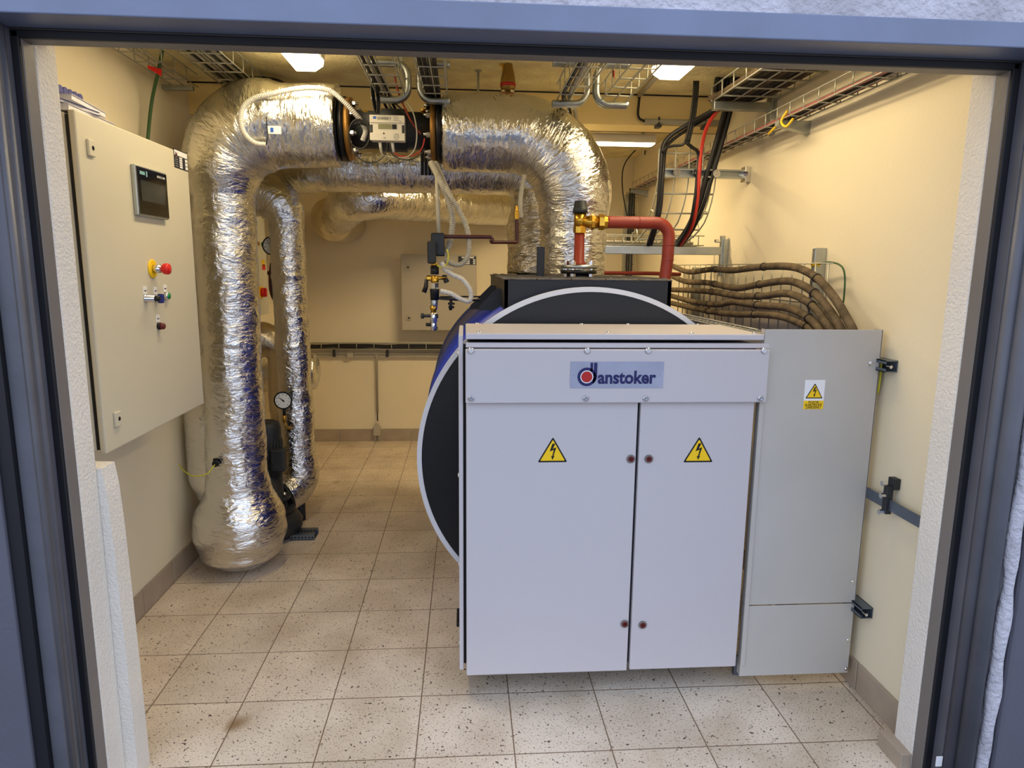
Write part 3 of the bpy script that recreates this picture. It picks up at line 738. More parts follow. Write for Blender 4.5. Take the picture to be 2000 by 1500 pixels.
# ================================================================== HEAT METER
t = thing('heat_meter', 'flow meter with yellowish flanges and a cream display unit between the foil pipes', 'meter', (-.35, 3.5, 2.1))
b = new(); cyl(b, (-.555, 3.5, 2.262), (-.145, 3.5, 2.262), .088, 40); cyl(b, (-.40, 3.5, 2.262), (-.28, 3.5, 2.262), .10, 40); ob('meter_tube', b, 'cast', t)
for x in (-.567, -.163):
    b = new(); flange(b, x, .145, .026); fl = ob('flange', b, 'brassold', t)
    for k in range(8):
        b = new(); a = 2*PI*k/8+.3; s = -1 if x > -.3 else 1; x0 = x if s < 0 else x+.026
        c = V((x0, 3.5+.118*math.cos(a), 2.262+.118*math.sin(a))); cyl(b, c, c+V((s*.018, 0, 0)), .014, 6); cyl(b, c, c+V((s*.032, 0, 0)), .008, 10); ob('bolt', b, 'chrome', fl)
MY = 3.30
a = at(723, 274, Y=MY); e = at(790, 226, Y=MY)
b = new(); box(b, (a.x, MY, a.z), (e.x, MY+.05, e.z), .004, 2); du = ob('display_unit', b, 'plastic', t)
mw, mh = e.x-a.x, e.z-a.z
b = new(); box(b, (a.x+.001, MY-.001, a.z+mh*.31), (a.x+mw*.08, MY+.045, a.z+mh*.62)); box(b, (e.x-mw*.08, MY-.001, a.z+mh*.31), (e.x-.001, MY+.045, a.z+mh*.62)); ob('side_clips', b, 'cast', du)
b = new(); box(b, (a.x, MY-.004, a.z), (e.x, MY, a.z+mh*.30), .001, 1); box(b, (a.x, MY-.004, a.z+mh*.70), (e.x, MY, e.z), .001, 1); ob('display_bands', b, 'plastic', du)
b = new(); box(b, (a.x+mw*.24, MY-.0015, a.z+mh*.46), (a.x+mw*.62, MY-.0003, a.z+mh*.66)); ob('lcd_window', b, 'lcd', du)
b = new(); box(b, (a.x+mw*.64, MY-.0015, a.z+mh*.46), (a.x+mw*.77, MY-.0003, a.z+mh*.65), .001, 1); cyl(b, (a.x+mw*.4, MY-.005, a.z+mh*.28), (a.x+mw*.4, MY-.003, a.z+mh*.28), .004, 10); ob('meter_button', b, 'black', du)
b = new(); box(b, (a.x+mw*.10, MY-.0048, a.z+mh*.84), (a.x+mw*.19, MY-.0038, a.z+mh*.94)); ob('maker_mark', b, 'tape', du)
text('meter_lettering', 'SHARKY', .017, (a.x+mw*.42, MY-.0042, a.z+mh*.86), FRONT, 'cast', du, .0003, .0002)
text('meter_lettering', '774', .008, (a.x+mw*.88, MY-.0042, a.z+mh*.75), FRONT, 'cast', du, .0003)
for k, s in enumerate(('+130°C', '1.5 m³/h', 'DN 100', '16 bar')): text('meter_lettering', s, .0075, (a.x+mw*.76, MY-.0042, a.z+mh*(.255-.065*k)), FRONT, 'cast', du, .0002)
for k in range(3): text('meter_lettering', 'CE M 16', .006, (a.x+mw*.76, MY-.0042, e.z-mh*(.06+.07*k)), FRONT, 'cast', du, .0002)
text('meter_lettering', '104', .009, (a.x+mw*.42, MY-.0042, a.z+mh*.10), FRONT, 'cast', du, .0002)
b = new()
for (x, y) in ((742, 278), (766, 278)):
    q = at(x, y, Y=MY+.02); tube(b, [q, q+V((.006, 0, -.045))], [.008, .006], 10)
ob('cable_glands', b, 'whiteconduit', t)
for x, y in ((712, 222), (826, 219)):
    b = new(); q = at(x, y, Y=3.42); cyl(b, q+V((0, .04, -.03)), q+V((0, .04, .012)), .010, 12); cyl(b, q+V((0, .04, .012)), q+V((0, .04, .022)), .014, 6); ob('plug', b, 'brass', t)
def cable(name, pts, r, m, label, cat='cable', group=None, n=8, Y=None, X=None, par=None):
    P = []
    for p in pts:
        if len(p) == 3 and Y is None and X is None: P.append(V(p))
        elif len(p) == 3: P.append(at(p[0], p[1], X=p[2]) if X is not None else at(p[0], p[1], Y=p[2]))
        else: P.append(at(p[0], p[1], X=X) if X is not None else at(p[0], p[1], Y=Y))
    b = new(); tube(b, smooth_path(P, .012), r, n); return ob(name, b, m, par, label, cat, group)
cable('signal_cable', [(743, 287), (745, 297), (752, 305), (790, 308), (808, 295), (814, 270), (812, 240), (805, 215), (795, 200)], .003, 'conduit', 'pale grey cable looping under the meter display and up its right side', Y=3.3)
cable('signal_cable', [(767, 287), (772, 300), (790, 306), (815, 300), (826, 285), (829, 270)], .003, 'redcable', 'short red cable looping under the meter display', Y=3.32)
cable('signal_cable', [(755, 277), (756, 290), (745, 310), (725, 318), (705, 312), (690, 295), (686, 275)], .0022, 'rubber', 'thin black cable sagging lowest left of the meter display', Y=3.29)
cable('signal_cable', [(761, 277), (764, 297), (775, 308), (800, 312), (820, 303), (830, 290)], .0022, 'rubber', 'thin black cable sagging below the red one under the meter', Y=3.29)
b = new()
for k in range(5):
    P = []
    for j in range(25):
        a_ = 2*PI*j/24; q = at(702+k*.6, 262+k, Y=3.31+.004*k); P.append(q+V(((.050+.002*k)*math.cos(a_)*.95, .004*math.sin(a_*2+k), (.066-.003*k)*math.sin(a_))))
    tube(b, P, .0030, 6)
ob('coiled_cable', b, 'rubber', None, 'coil of black cable hanging left of the meter display', 'cable')
b = new()
for k in range(7):
    P = []
    for j in range(21):
        a_ = 2*PI*j/20; q = at(733, 183, Y=3.26+.003*k); P.append(q+V((.011*math.cos(a_)+.0022*(k-3)-.16*.045*math.sin(a_), 0, .083*math.sin(a_))))
    tube(b, P, .0022, 6)
ob('coiled_cable', b, 'rubber', None, 'narrow bundle of coiled black cable hanging from the centre tray above the meter', 'cable')
cable('signal_cable', [(770, 145), (778, 180), (790, 210), (805, 240), (822, 262)], .0045, 'rust', 'brown cable dropping from the centre tray to the right flange of the meter', Y=3.36)
cable('signal_cable', [(725, 165), (745, 185), (775, 205), (795, 225)], .004, 'rubber', 'black cable dropping diagonally from the tray to behind the meter display', Y=3.37)
# corrugated conduit on pipe 1
P = [at(x, y, Y=yy) for x, y, yy in ((519, 283, 3.30), (497, 279, 3.29), (478, 262, 3.28), (470, 235, 3.28), (476, 208, 3.29), (497, 192, 3.30), (530, 184, 3.30), (570, 175, 3.31), (610, 172, 3.32), (645, 178, 3.33), (670, 197, 3.33), (690, 218, 3.34), (704, 235, 3.36), (714, 255, 3.39), (708, 275, 3.40))]
b = new(); corrug(b, P, .0115); ob('corrugated_conduit', b, 'whiteconduit', None, 'white corrugated conduit arching over the left foil pipe towards the meter', 'conduit')
cable('sensor_wire', [(519, 283), (523, 268), (522, 254), (521, 240), (520, 228)], .0025, 'rubber', 'short black sensor wire running into the port on the foil pipe', Y=3.295)
q = at(536, 254, Y=3.305); b = new(); box(b, q+V((-.030, -.001, -.017)), q+V((.030, .001, .017))); tg = ob('sensor_tag', b, 'label', None, 'small white tag with blue mark stuck on the left foil pipe', 'tag')
b = new(); box(b, q+V((-.018, -.0018, -.010)), q+V((-.004, -.0008, .010))); ob('tag_mark', b, 'tape', tg)

# ================================================================== AIR VENT & RODS
q = at(992, 182, Y=3.5); 
t = thing('air_vent', 'brass bottle-shaped air vent standing on top of the right foil pipe', 'valve', (q.x, 3.5, 2.44))
b = new(); lathe2(b, [(0, .014), (.03, .014), (.03, .032), (.045, .037), (.055, .038), (.075, .037), (.10, .033), (.14, .023), (.155, .020), (.16, .0)], (q.x, 3.5, 2.43), (0, 0, 1), 28); ob('vent_body', b, 'bronze', t)
b = new(); cyl(b, (q.x-.01, 3.5, 2.575), (q.x-.042, 3.5, 2.585), .009, 14, .006); box(b, (q.x-.03, 3.49, 2.51), (q.x-.018, 3.51, 2.58), .003); ob('side_outlet', b, 'brass', t)
b = new(); annulus(b, (q.x, 3.5, 2.478), (0, 0, 1), .035, .0388, .016, 28); ob('red_band', b, 'logored', t)
b = new(); tube(b, [(q.x, 3.5, 2.42), (q.x, 3.5, 2.47)], .014, 6); ob('base_nut', b, 'rust', t)
for (x, y, yy, lb) in ((482, 105, 3.85, 'thin threaded rod left, holding the cable tray over the foil elbow'), (934, 120, 3.62, 'thin threaded rod in the middle, between the vent and the centre trays')):
    q = at(x, y+60, Y=yy); b = new(); tube(b, [(q.x, yy, 2.36 if x > 600 else 2.4), (q.x, yy, ZC)], .006, 10); cyl(b, (q.x, yy, ZC-.006), (q.x, yy, ZC), .018, 12); ob('threaded_rod', b, 'zinc', None, lb, 'rod')

# ================================================================== CABLE TRAYS
def tray(bm, P, side, up, width, height, pitch=.14, r=.003, nl=3, walls=(1, 1)):
    "wire mesh tray along polyline P (centre of its bottom)"
    P = [V(p) for p in P]; side = V(side).normalized(); up = V(up).normalized(); w2 = width/2
    def nrm(i):
        a = P[max(0, i-1)]; c = P[min(len(P)-1, i+1)]; T = (c-a).normalized(); return side.cross(T).normalized() if side.cross(T).length > .1 else up
    ups = [n if n.dot(up) >= 0 or True else -n for n in (nrm(i) for i in range(len(P)))]
    if ups[0].dot(up) < 0: ups = [-n for n in ups]
    offs = [(-w2+width*k/(nl-1), 0) for k in range(nl)]
    if walls[0]: offs += [(-w2, height)]
    if walls[1]: offs += [(w2, height)]
    for o, h in offs: tube(bm, [p+side*o+ups[i]*h for i, p in enumerate(P)], r, 6)
    L = 0; nxt = pitch*.3
    for i in range(len(P)-1):
        seg = P[i+1]-P[i]; l = seg.length
        while nxt <= L+l:
            k = (nxt-L)/l; c = P[i]+seg*k; n = ups[i].lerp(ups[i+1], k)
            T = seg.normalized()
            pl = []
            if walls[0]: pl.append(c-side*w2+n*height)
            pl += [c-side*w2, c+side*w2]
            if walls[1]: pl.append(c+side*w2+n*height)
            tube(bm, pl, r*1.15, 6)
            nxt += pitch
        L += l
def ytray(x0, x1, y0, y1, z, h, **k):
    b = new(); n = 6
    tray(b, [((x0+x1)/2, y0+(y1-y0)*i/n, z) for i in range(n+1)], (1, 0, 0), (0, 0, 1), x1-x0, h, **k); return b
b = ytray(-1.46, -1.345, 2.0, 3.72, 2.49, .06); ob('cable_tray', b, 'zinc', None, 'narrow empty wire tray high on the left wall', 'cable tray')
b = new(); box(b, (-1.50, 3.66, 2.462), (-1.35, 3.69, 2.485), .003); ob('wall_bracket', b, 'steel', None, 'steel bracket under the far end of the empty left wire tray', 'bracket')
b = ytray(-1.215, -1.033, 2.0, 3.93, 2.495, .065, r=.0032); ob('cable_tray', b, 'zinc', None, 'loaded wire tray passing above the left foil elbow', 'cable tray')
def bundle(name, label, paths, r, m, group=None):
    b = new()
    for P in paths: tube(b, smooth_path(P, .03), r, 8)
    return ob(name, b, m, None, label, 'cable', group)
for k in range(8):
    x = -1.20+.021*k; r = random.uniform(.006, .009)
    cable('power_cable', [(x, 2.0, 2.507), (x+.003*math.sin(k), 2.9, 2.507), (x, 3.4, 2.507), (x+.004, 3.9, 2.507)], r, 'rubber' if k % 2 else 'conduit', ('black' if k % 2 else 'grey')+' cable lying in the loaded left wire tray above the foil elbow', group=('black' if k % 2 else 'grey')+' cables in the left ceiling tray')
b = new()
for k in range(4): tube(b, smooth_path([(-1.08+.02*k, 3.72, 2.54), (-1.02+.02*k, 3.82, 2.55), (-.96+.02*k, 3.90, 2.50), (-.95+.02*k, 3.93, 2.35)], .02), .011, 8)
ob('cable_bundle', b, 'rubber', None, 'black cable bundle dropping behind the left foil pipe from the tray end', 'cable')
# thin green wire on left wall corner
cable('earth_cable', [(-1.36, 3.36, 2.56), (-1.385, 3.36, 2.47), (-1.44, 3.4, 2.35), (-1.45, 3.36, 2.2), (-1.45, 3.3, 2.0), (-1.45, 3.3, 1.6)], .008, 'greenwire', 'green earth cable hanging from the empty left tray beside the foil elbow')
q = at(303, 142, Y=3.3); b = new(); prism(b, [(0, 0), (.06, -.015), (.055, -.045), (0, -.012)], (q.x-.03, 3.3, q.z+.03), (1, 0, 0), (0, 0, 1), .002); ob('red_tag', b, 'red', None, 'small red tag hanging in the empty left wire tray', 'tag')

# centre trays & hangers
def hanger(xv, s, y, z0, z1, wid, label, group):
    "bent tube bracket: top bar, upright at xv, bottom bar, opening towards s (-1 left, 1 right)"
    t = thing('tray_hanger', label, 'bracket', (xv, y, z0), group)
    for dy, nm in ((-.014, 'front_bar'), (.014, 'rear_bar')):
        b = new(); P = fillet([(xv+s*wid, y+dy, z0), (xv, y+dy, z0), (xv, y+dy, z1), (xv+s*wid, y+dy, z1)], .06, .01); tube(b, P, .0135, 12); ob(nm, b, 'steel', t)
    b = new(); box(b, (xv+s*wid*.2-.01, y-.02, z1), (xv+s*wid*.2+.01, y+.02, ZC)); ob('ceiling_tab', b, 'steel', t)
for (x0, x1, xm, s, lb) in ((-.48, -.325, -.265, -1, 'left'), (-.205, -.05, -.255, 1, 'right')):
    pass
hanger(-.260, -1, 3.36, 2.372, 2.532, .17, 'bent steel hanger opening left above the meter, holding the tray of coiled cable', 'centre tray hangers')
hanger(-.208, 1, 3.36, 2.372, 2.532, .14, 'bent steel hanger opening right above the meter, back to back with its twin', 'centre tray hangers')
hanger(.562, -1, 3.25, 2.350, 2.525, .16, 'bent steel hanger opening left above the right foil elbow', 'right tray hangers')
hanger(.602, 1, 3.25, 2.350, 2.525, .15, 'bent steel hanger opening right, closer to the right ceiling light', 'right tray hangers')
b = ytray(-.405, -.275, 2.0, 3.42, 2.392, .07, r=.0032); ob('cable_tray', b, 'zinc', None, 'wire tray over the meter, with the coiled cable hanging from it', 'cable tray')
b = ytray(-.19, -.08, 2.0, 3.42, 2.392, .07, r=.0032); ob('cable_tray', b, 'zinc', None, 'narrow wire tray with thick black cables right of the coiled-cable tray', 'cable tray')
b = ytray(.425, .535, 2.0, 3.27, 2.370, .07, r=.0032); ob('cable_tray', b, 'zinc', None, 'wire tray above the right foil elbow with two cables along its left side', 'cable tray')
b = ytray(.630, .745, 2.0, 3.27, 2.370, .07, r=.0032); ob('cable_tray', b, 'zinc', None, 'empty wire tray just left of the right ceiling light', 'cable tray')
for k in range(4): cable('power_cable', [(-.178+.02*k, 2.0, 2.404), (-.178+.02*k, 2.8, 2.404), (-.175+.018*k, 3.42, 2.407), (-.19+.018*k, 3.68, 2.40), (-.22+.018*k, 3.78, 2.30), (-.23+.02*k, 3.85, 2.10)], .009, 'rubber', 'black cable in the narrow tray above the meter', group='black cables in the narrow centre tray')
for k in range(3): cable('power_cable', [(-.395+.018*k, 2.0, 2.402), (-.395+.018*k, 2.8, 2.402), (-.39+.018*k, 3.38, 2.403), (-.38+.02*k, 3.5, 2.37), (-.33+.02*k, 3.62, 2.30)], .007, 'conduit' if k == 1 else 'rubber', 'thin cable in the wire tray that carries the coil over the meter', group='cables in the coil tray')
for k in range(2): cable('power_cable', [(.44+.028*k, 2.0, 2.384), (.44+.028*k, 2.8, 2.384), (.455+.028*k, 3.25, 2.386), (.56+.03*k, 3.78, 2.44), (.62+.03*k, 3.86, 2.2)], .011, 'conduit' if k else 'rubber', ('grey' if k else 'black')+' cable lying in the tray above the right foil elbow')
b = new(); prism(b, [(0, 0), (.045, .03), (.045, .05), (0, .03)], (.632, 3.0, 2.40), (0, 1, 0), (0, 0, 1), .002); ob('red_tag', b, 'red', None, 'small orange-red tag on the empty tray near the right ceiling light', 'tag')

# big right ceiling tray
b = ytray(1.215, 1.50, 2.0, 3.45, 2.42, .07, r=.0040, nl=4); ob('cable_tray', b, 'zinc', None, 'wide wire tray packed with thick dark cables high on the right', 'cable tray')
for k in range(7): cable('power_cable', [(1.24+.037*k, 2.0, 2.442), (1.245+.036*k, 2.6, 2.442), (1.24+.037*k, 3.3, 2.443), (1.22+.034*k, 3.47, 2.444)], .0165, 'rubber' if k % 3 else 'dirty', ('thick black' if k % 3 else 'thick dusty grey')+' cable lying in the wide right-hand ceiling tray', group=('black' if k % 3 else 'dusty')+' thick cables in the wide right tray')
t = thing('strut_bracket', 'galvanised strut arm carrying the wide right-hand cable tray', 'bracket', (1.35, 3.40, 2.38))
b = new(); box(b, (1.21, 3.38, 2.375), (1.50, 3.42, 2.413), .002); ob('arm', b, 'steel', t)
b = new(); box(b, (1.49, 3.375, 2.29), (XR-.012, 3.425, 2.46), .002); box(b, (XR-.013, 3.37, 2.27), (XR-.001, 3.43, 2.48)); pl = ob('wall_plate', b, 'steel', t)
b = new(); cyl(b, (1.495, 3.373, 2.32), (1.495, 3.36, 2.32), .012, 6); ob('bolt', b, 'chrome', pl)
t = thing('strut_bracket', 'galvanised strut end under the wide tray close to the doorway', 'bracket', (1.49, 2.3, 2.4))
b = new(); box(b, (1.21, 2.42, 2.375), (XR-.001, 2.46, 2.413), .002); ob('arm', b, 'steel', t)
b = new(); box(b, (XR-.02, 2.40, 2.28), (XR-.001, 2.47, 2.44), .002); ob('wall_plate', b, 'steel', t)

# wall tray along right wall and vertical tray in far corner
b = ytray(1.395, 1.485, 1.97, 5.75, 2.262, .055, r=.003, nl=3, pitch=.12); ob('cable_tray', b, 'zinc', None, 'long narrow wire tray running the whole length of the right wall', 'cable tray')
for k, (m_, lb) in enumerate((('pinkcable', 'faded red cable bundled in the long right wall tray'), ('rubber', 'black cable on the outer side of the long right wall tray'), ('rubber', 'black cable in the middle of the long right wall tray'), ('maroon', 'dark red cable beside the wall in the long wall tray'))):
    x = 1.412+.02*k
    cable('power_cable', [(x, 1.97, 2.272)]+[(x+.006*math.sin(y*3+k), y, 2.273+.003*math.sin(y*5+k)) for y in (2.3, 2.7, 3.1, 3.6, 4.2, 5.0)]+[(x, 5.7, 2.272)], .007 if k else .008, m_, lb)
for y, lb in ((2.03, 'triangular steel bracket of the wall tray closest to the doorway'), (3.02, 'triangular steel bracket with yellow wires under the long wall tray'), (4.4, 'steel bracket of the wall tray behind the hanging wire mesh'), (5.7, 'steel bracket at the far end of the long wall tray')):
    b = new(); prism(b, [(1.375, 2.255), (XR, 2.255), (XR, 2.20), (1.375, 2.235)], (0, y, 0), (1, 0, 0), (0, 0, 1), -.04); ob('wall_bracket', b, 'steel', None, lb, 'bracket')
b = new(); tube(b, smooth_path([(1.40, 3.0, 2.29), (1.385, 3.02, 2.25), (1.39, 2.98, 2.22), (1.41, 2.96, 2.25)], .01), .005, 8); tube(b, smooth_path([(1.42, 3.06, 2.28), (1.40, 3.12, 2.24), (1.41, 3.2, 2.23)], .01), .005, 8); ob('yellow_wire', b, 'yellow', None, 'yellow wire ends poking through the right wall tray by the bracket', 'wire')
b = new(); tray(b, [(1.42, 5.85, 2.25-.1*i) for i in range(16)], (1, 0, 0), (0, -1, 0), .09, .045, r=.003); ob('cable_tray', b, 'zinc', None, 'upright wire tray in the far right corner', 'cable tray')
for k in range(3): cable('power_cable', [(1.40+.018*k, 5.83, 2.28), (1.40+.02*k, 5.83, 2.0), (1.39+.022*k, 5.83, 1.7), (1.40+.02*k, 5.83, 1.45)], .007, 'rubber', 'black cable in the upright corner tray', group='cables in the corner tray')
cable('thin_cable', [(1.40, 5.80, 1.95), (1.33, 5.8, 2.25), (1.33, 5.8, 2.45), (1.42, 5.8, 2.58), (1.50, 5.8, 2.62), (1.505, 5.8, 2.55)], .005, 'rubber', 'thin black cable arching out of the corner tray')
b = new(); box(b, (1.38, 5.88, 0), (1.46, 5.95, 2.24), .002); ob('corner_strut', b, 'steel', None, 'upright steel strut behind the corner tray', 'strut')

# far ceiling conduit on beam
t = thing('wall_conduit', 'straight beige conduit clipped along the beam at the right', 'conduit', (1.3, 3.97, 2.43))
b = new(); tube(b, [(1.02, 3.965, 2.432), (1.50, 3.965, 2.434)], .016, 16); ob('conduit_tube', b, 'conduit', t)
for x in (1.10, 1.37): b = new(); box(b, (x-.014, 3.945, 2.400), (x+.014, 3.999, 2.416)); cyl(b, (x, 3.955, 2.41), (x, 3.955, 2.455), .006, 8); ob('conduit_clip', b, 'cast', t)
cable('lamp_cable', [(.985, 3.965, 2.56), (.982, 3.965, 2.52), (.980, 3.965, 2.47), (.992, 3.965, 2.445), (1.022, 3.965, 2.433)], .007, 'rubber', 'short black cable from the ceiling corner into the beige beam conduit')
b = new(); tube(b, [(.965, 3.36, 2.568), (.985, 3.98, 2.570)], .012, 10); ob('ceiling_conduit', b, 'conduit', None, 'beige conduit on the ceiling from the right lamp to the beam', 'conduit')

# hanging mesh with cables (right, middle depth)
t = thing('strut_bracket', 'slotted galvanised arm across the hanging wire mesh on the right', 'bracket', (1.28, 3.66, 2.1))
b = new(); 
for z in (2.092, 2.128): box(b, (1.045, 3.64, z-.004), (XR-.03, 3.68, z+.004))
box(b, (1.045, 3.672, 2.092), (XR-.03, 3.68, 2.128)); arm = ob('slotted_arm', b, 'steel', t)
b = new()
for x in (1.12, 1.225, 1.335): cyl(b, (x, 3.64, 2.11), (x, 3.632, 2.11), .020, 20); cyl(b, (x, 3.634, 2.11), (x, 3.624, 2.11), .008, 6)
ob('washer', b, 'chrome', arm)
b = new(); box(b, (XR-.03, 3.63, 2.07), (XR-.001, 3.69, 2.15), .002); cyl(b, (XR-.04, 3.63, 2.11), (XR-.02, 3.62, 2.11), .012, 8); ob('wall_plate', b, 'chrome', t)
b = new()
Pm = smooth_path([(1.205, 3.70, 2.25), (1.205, 3.70, 2.10), (1.19, 3.70, 1.97), (1.17, 3.74, 1.86), (1.14, 3.82, 1.79), (1.12, 3.93, 1.75)], .05)
tray(b, Pm, (1, 0, 0), (0, 1, 0), .30, .06, pitch=.105, r=.0040, nl=5); ob('cable_tray', b, 'zinc', None, 'wire mesh tray hanging upright and curving at its foot, right of the red pipe', 'cable tray')
b = new(); tray(b, [(.70+.1*i, 4.04, 1.745) for i in range(8)], (0, 1, 0), (0, 0, 1), .18, .055, pitch=.05, r=.003, nl=4); ob('cable_tray', b, 'zinc', None, 'short level wire tray on the strut behind the red pipe', 'cable tray')
for k in range(3): cable('power_cable', [(.72, 4.0+.03*k, 1.757), (.9, 4.0+.03*k, 1.760), (1.1, 4.0+.03*k, 1.757), (1.35, 4.0+.02*k, 1.758)], .009, 'rubber' if k else 'conduit', 'cable lying in the short level tray behind the red pipe', group='cables in the short level tray')
t = thing('strut_bracket', 'long level strut arm on the right wall behind the red pipe', 'bracket', (1.15, 3.9, 1.69))
b = new(); box(b, (.60, 3.87, 1.690), (1.475, 3.91, 1.735), .002); ob('arm', b, 'steel', t)
b = new(); box(b, (1.478, 3.88, 1.57), (1.50, 3.91, 1.80), .002); box(b, (1.49, 3.87, 1.60), (XR-.001, 3.91, 1.78)); pl = ob('wall_plate', b, 'steel', t)
for z in (1.62, 1.77): b = new(); cyl(b, (1.47, 3.89, z), (1.44, 3.88, z), .010, 6); ob('bolt', b, 'chrome', pl)
TH = [('rubber', .0125, 'black cable curving from the wide tray down the left edge of the hanging mesh', [(1425, 205, 3.42), (1395, 215, 3.47), (1350, 240, 3.58), (1310, 265, 3.62), (1294, 290, 3.62), (1290, 340, 3.61), (1286, 400, 3.62), (1280, 435, 3.66), (1266, 478, 3.86)]),
      ('rubber', .009, 'black cable hugging the thicker one over the hanging mesh', [(1430, 200, 3.44), (1398, 219, 3.50), (1356, 245, 3.60), (1318, 270, 3.64), (1300, 292, 3.65), (1295, 340, 3.60), (1291, 400, 3.60), (1284, 436, 3.64), (1272, 478, 3.84)]),
      ('redcable', .010, 'bright red cable falling through the hanging mesh', [(1418, 200, 3.42), (1400, 217, 3.47), (1380, 250, 3.56), (1370, 290, 3.62), (1366, 335, 3.60), (1362, 390, 3.61), (1352, 440, 3.68), (1328, 480, 3.88)]),
      ('rubber', .009, 'black cable beside the red one in the hanging mesh', [(1340, 278, 3.55), (1352, 288, 3.58), (1364, 300, 3.62), (1362, 340, 3.61), (1357, 390, 3.61), (1346, 440, 3.68), (1322, 480, 3.88)]),
      ('rubber', .007, 'short black branch splitting left to the mesh edge', [(1340, 275, 3.56), (1333, 283, 3.56), (1315, 285, 3.58), (1300, 289, 3.60), (1294, 297, 3.60)])]
for m_, r, lb, pts in TH: cable('power_cable', pts, r, m_, lb, Y=1)
b = new()
for k in range(4):
    dx = (-6, 6, -2, 2)[k]; dy = (0, .01, .03, .035)[k]
    P = smooth_path([at(x+dx, y, Y=yy+dy) for x, y, yy in ((1437, 150, 3.60), (1424, 205, 3.62), (1405, 275, 3.63), (1383, 350, 3.64), (1368, 400, 3.66), (1348, 445, 3.74), (1322, 482, 3.92))], .02); tube(b, P, .0125, 8)
ob('cable_bundle', b, 'rubber', None, 'thick dark bundle of cables slanting down past the hanging mesh', 'cable')
b = new()
for k in range(5):
    P = smooth_path([at(x+k*7, y, Y=3.62+.01*k) for x, y in ((1397, 180), (1400, 155), (1408, 147), (1425, 150), (1432, 175))], .02); tube(b, P, .012, 8)
ob('cable_bundle', b, 'rubber', None, 'dark cables bunched in an arch behind the wide right tray', 'cable')
b = new()
for k in range(3):
    P = smooth_path([at(x+k*4, y, Y=3.56+.01*k) for x, y in ((1356, 158), (1354, 190), (1348, 235), (1338, 278))], .02); tube(b, P, .0055, 8)
ob('cable_bundle', b, 'rubber', None, 'slim cable bundle dropping straight from the ceiling beside the right light', 'cable')

# wire panel with five heavy cables along right wall
t = thing('wire_mesh_panel', 'large wire mesh panel along the right wall behind the heavy cables', 'mesh panel', (1.44, 3.6, 1.3))
b = new()
tray(b, [(1.455, 2.62+.2*i, 1.47) for i in range(11)], (0, 0, 1), (-1, 0, 0), .33, .03, pitch=.1, r=.0028, nl=3, walls=(0, 0))
ob('panel_wires', b, 'zinc', t)
b = new(); tray(b, [(1.14, 2.45+.2*i, 1.365) for i in range(10)], (1, 0, 0), (0, 0, 1), .09, .02, pitch=.05, r=.003, nl=3, walls=(1, 0)); ob('lower_mesh', b, 'zinc', t)
b = new(); box(b, (1.468, 2.79, 1.2), (XR-.001, 2.815, 1.70), .002); ob('post', b, 'steel', t)
b = new(); box(b, (1.468, 4.30, 1.2), (XR-.001, 4.34, 1.62), .002); ob('post', b, 'steel', t)
HC = [('uppermost', [(1312, 519), (1345, 531), (1390, 526), (1430, 528), (1480, 522), (1530, 520), (1565, 526), (1600, 547), (1630, 582), (1650, 615), (1668, 650), (1675, 690)]),
      ('second from the top', [(1314, 540), (1340, 550), (1380, 552), (1405, 557), (1440, 563), (1480, 556), (1530, 549), (1560, 554), (1590, 572), (1617, 602), (1645, 648), (1655, 690)]),
      ('middle', [(1312, 566), (1345, 567), (1390, 570), (1440, 578), (1490, 578), (1530, 573), (1560, 580), (1590, 600), (1612, 628), (1628, 655), (1635, 690)]),
      ('second from the bottom', [(1312, 578), (1340, 586), (1370, 592), (1400, 595), (1430, 590), (1450, 592), (1490, 597), (1530, 600), (1560, 610), (1588, 628), (1608, 655), (1615, 690)]),
      ('lowest', [(1312, 592), (1350, 601), (1390, 609), (1440, 614), (1480, 614), (1520, 617), (1550, 626), (1580, 641), (1592, 660), (1597, 690)])]
for k, (w_, pts) in enumerate(HC):
    t = thing('heavy_cable', 'dusty heavy cable along the mesh panel, %s of the five' % w_, 'cable', at(*pts[0], X=1.40))
    P = smooth_path([at(x, y, X=1.425-.012*min(1, i/3)-.004*k) for i, (x, y) in enumerate(pts)], .02); b = new(); tube(b, P, .0165, 14); ob('sheath', b, 'dirty', t)
    for tx_ in (1397, 1488, 1594):
        ip = min(range(1, len(P)-1), key=lambda i: abs(P[i].x/P[i].y-at(tx_-k*3, 560, X=1.41).x/at(tx_-k*3, 560, X=1.41).y))
        b = new(); T = (P[ip+1]-P[ip-1]).normalized(); annulus(b, P[ip]-T*.004, T, .0155, .0195, .008, 16); ob('cable_tie', b, 'rubber', t)
cable('earth_wire', [(1.47, 2.78, 1.63), (1.48, 2.68, 1.64), (1.49, 2.60, 1.61), (1.49, 2.58, 1.50), (1.49, 2.6, 1.40)], .0036, 'greenwire', 'green earth wire looping from the top of the mesh panel post')
b = new(); cyl(b, (1.465, 2.80, 1.63), (1.475, 2.76, 1.632), .008, 10); ob('cable_lug', b, 'yellow', None, 'yellow cable lug on the mesh panel post', 'lug')

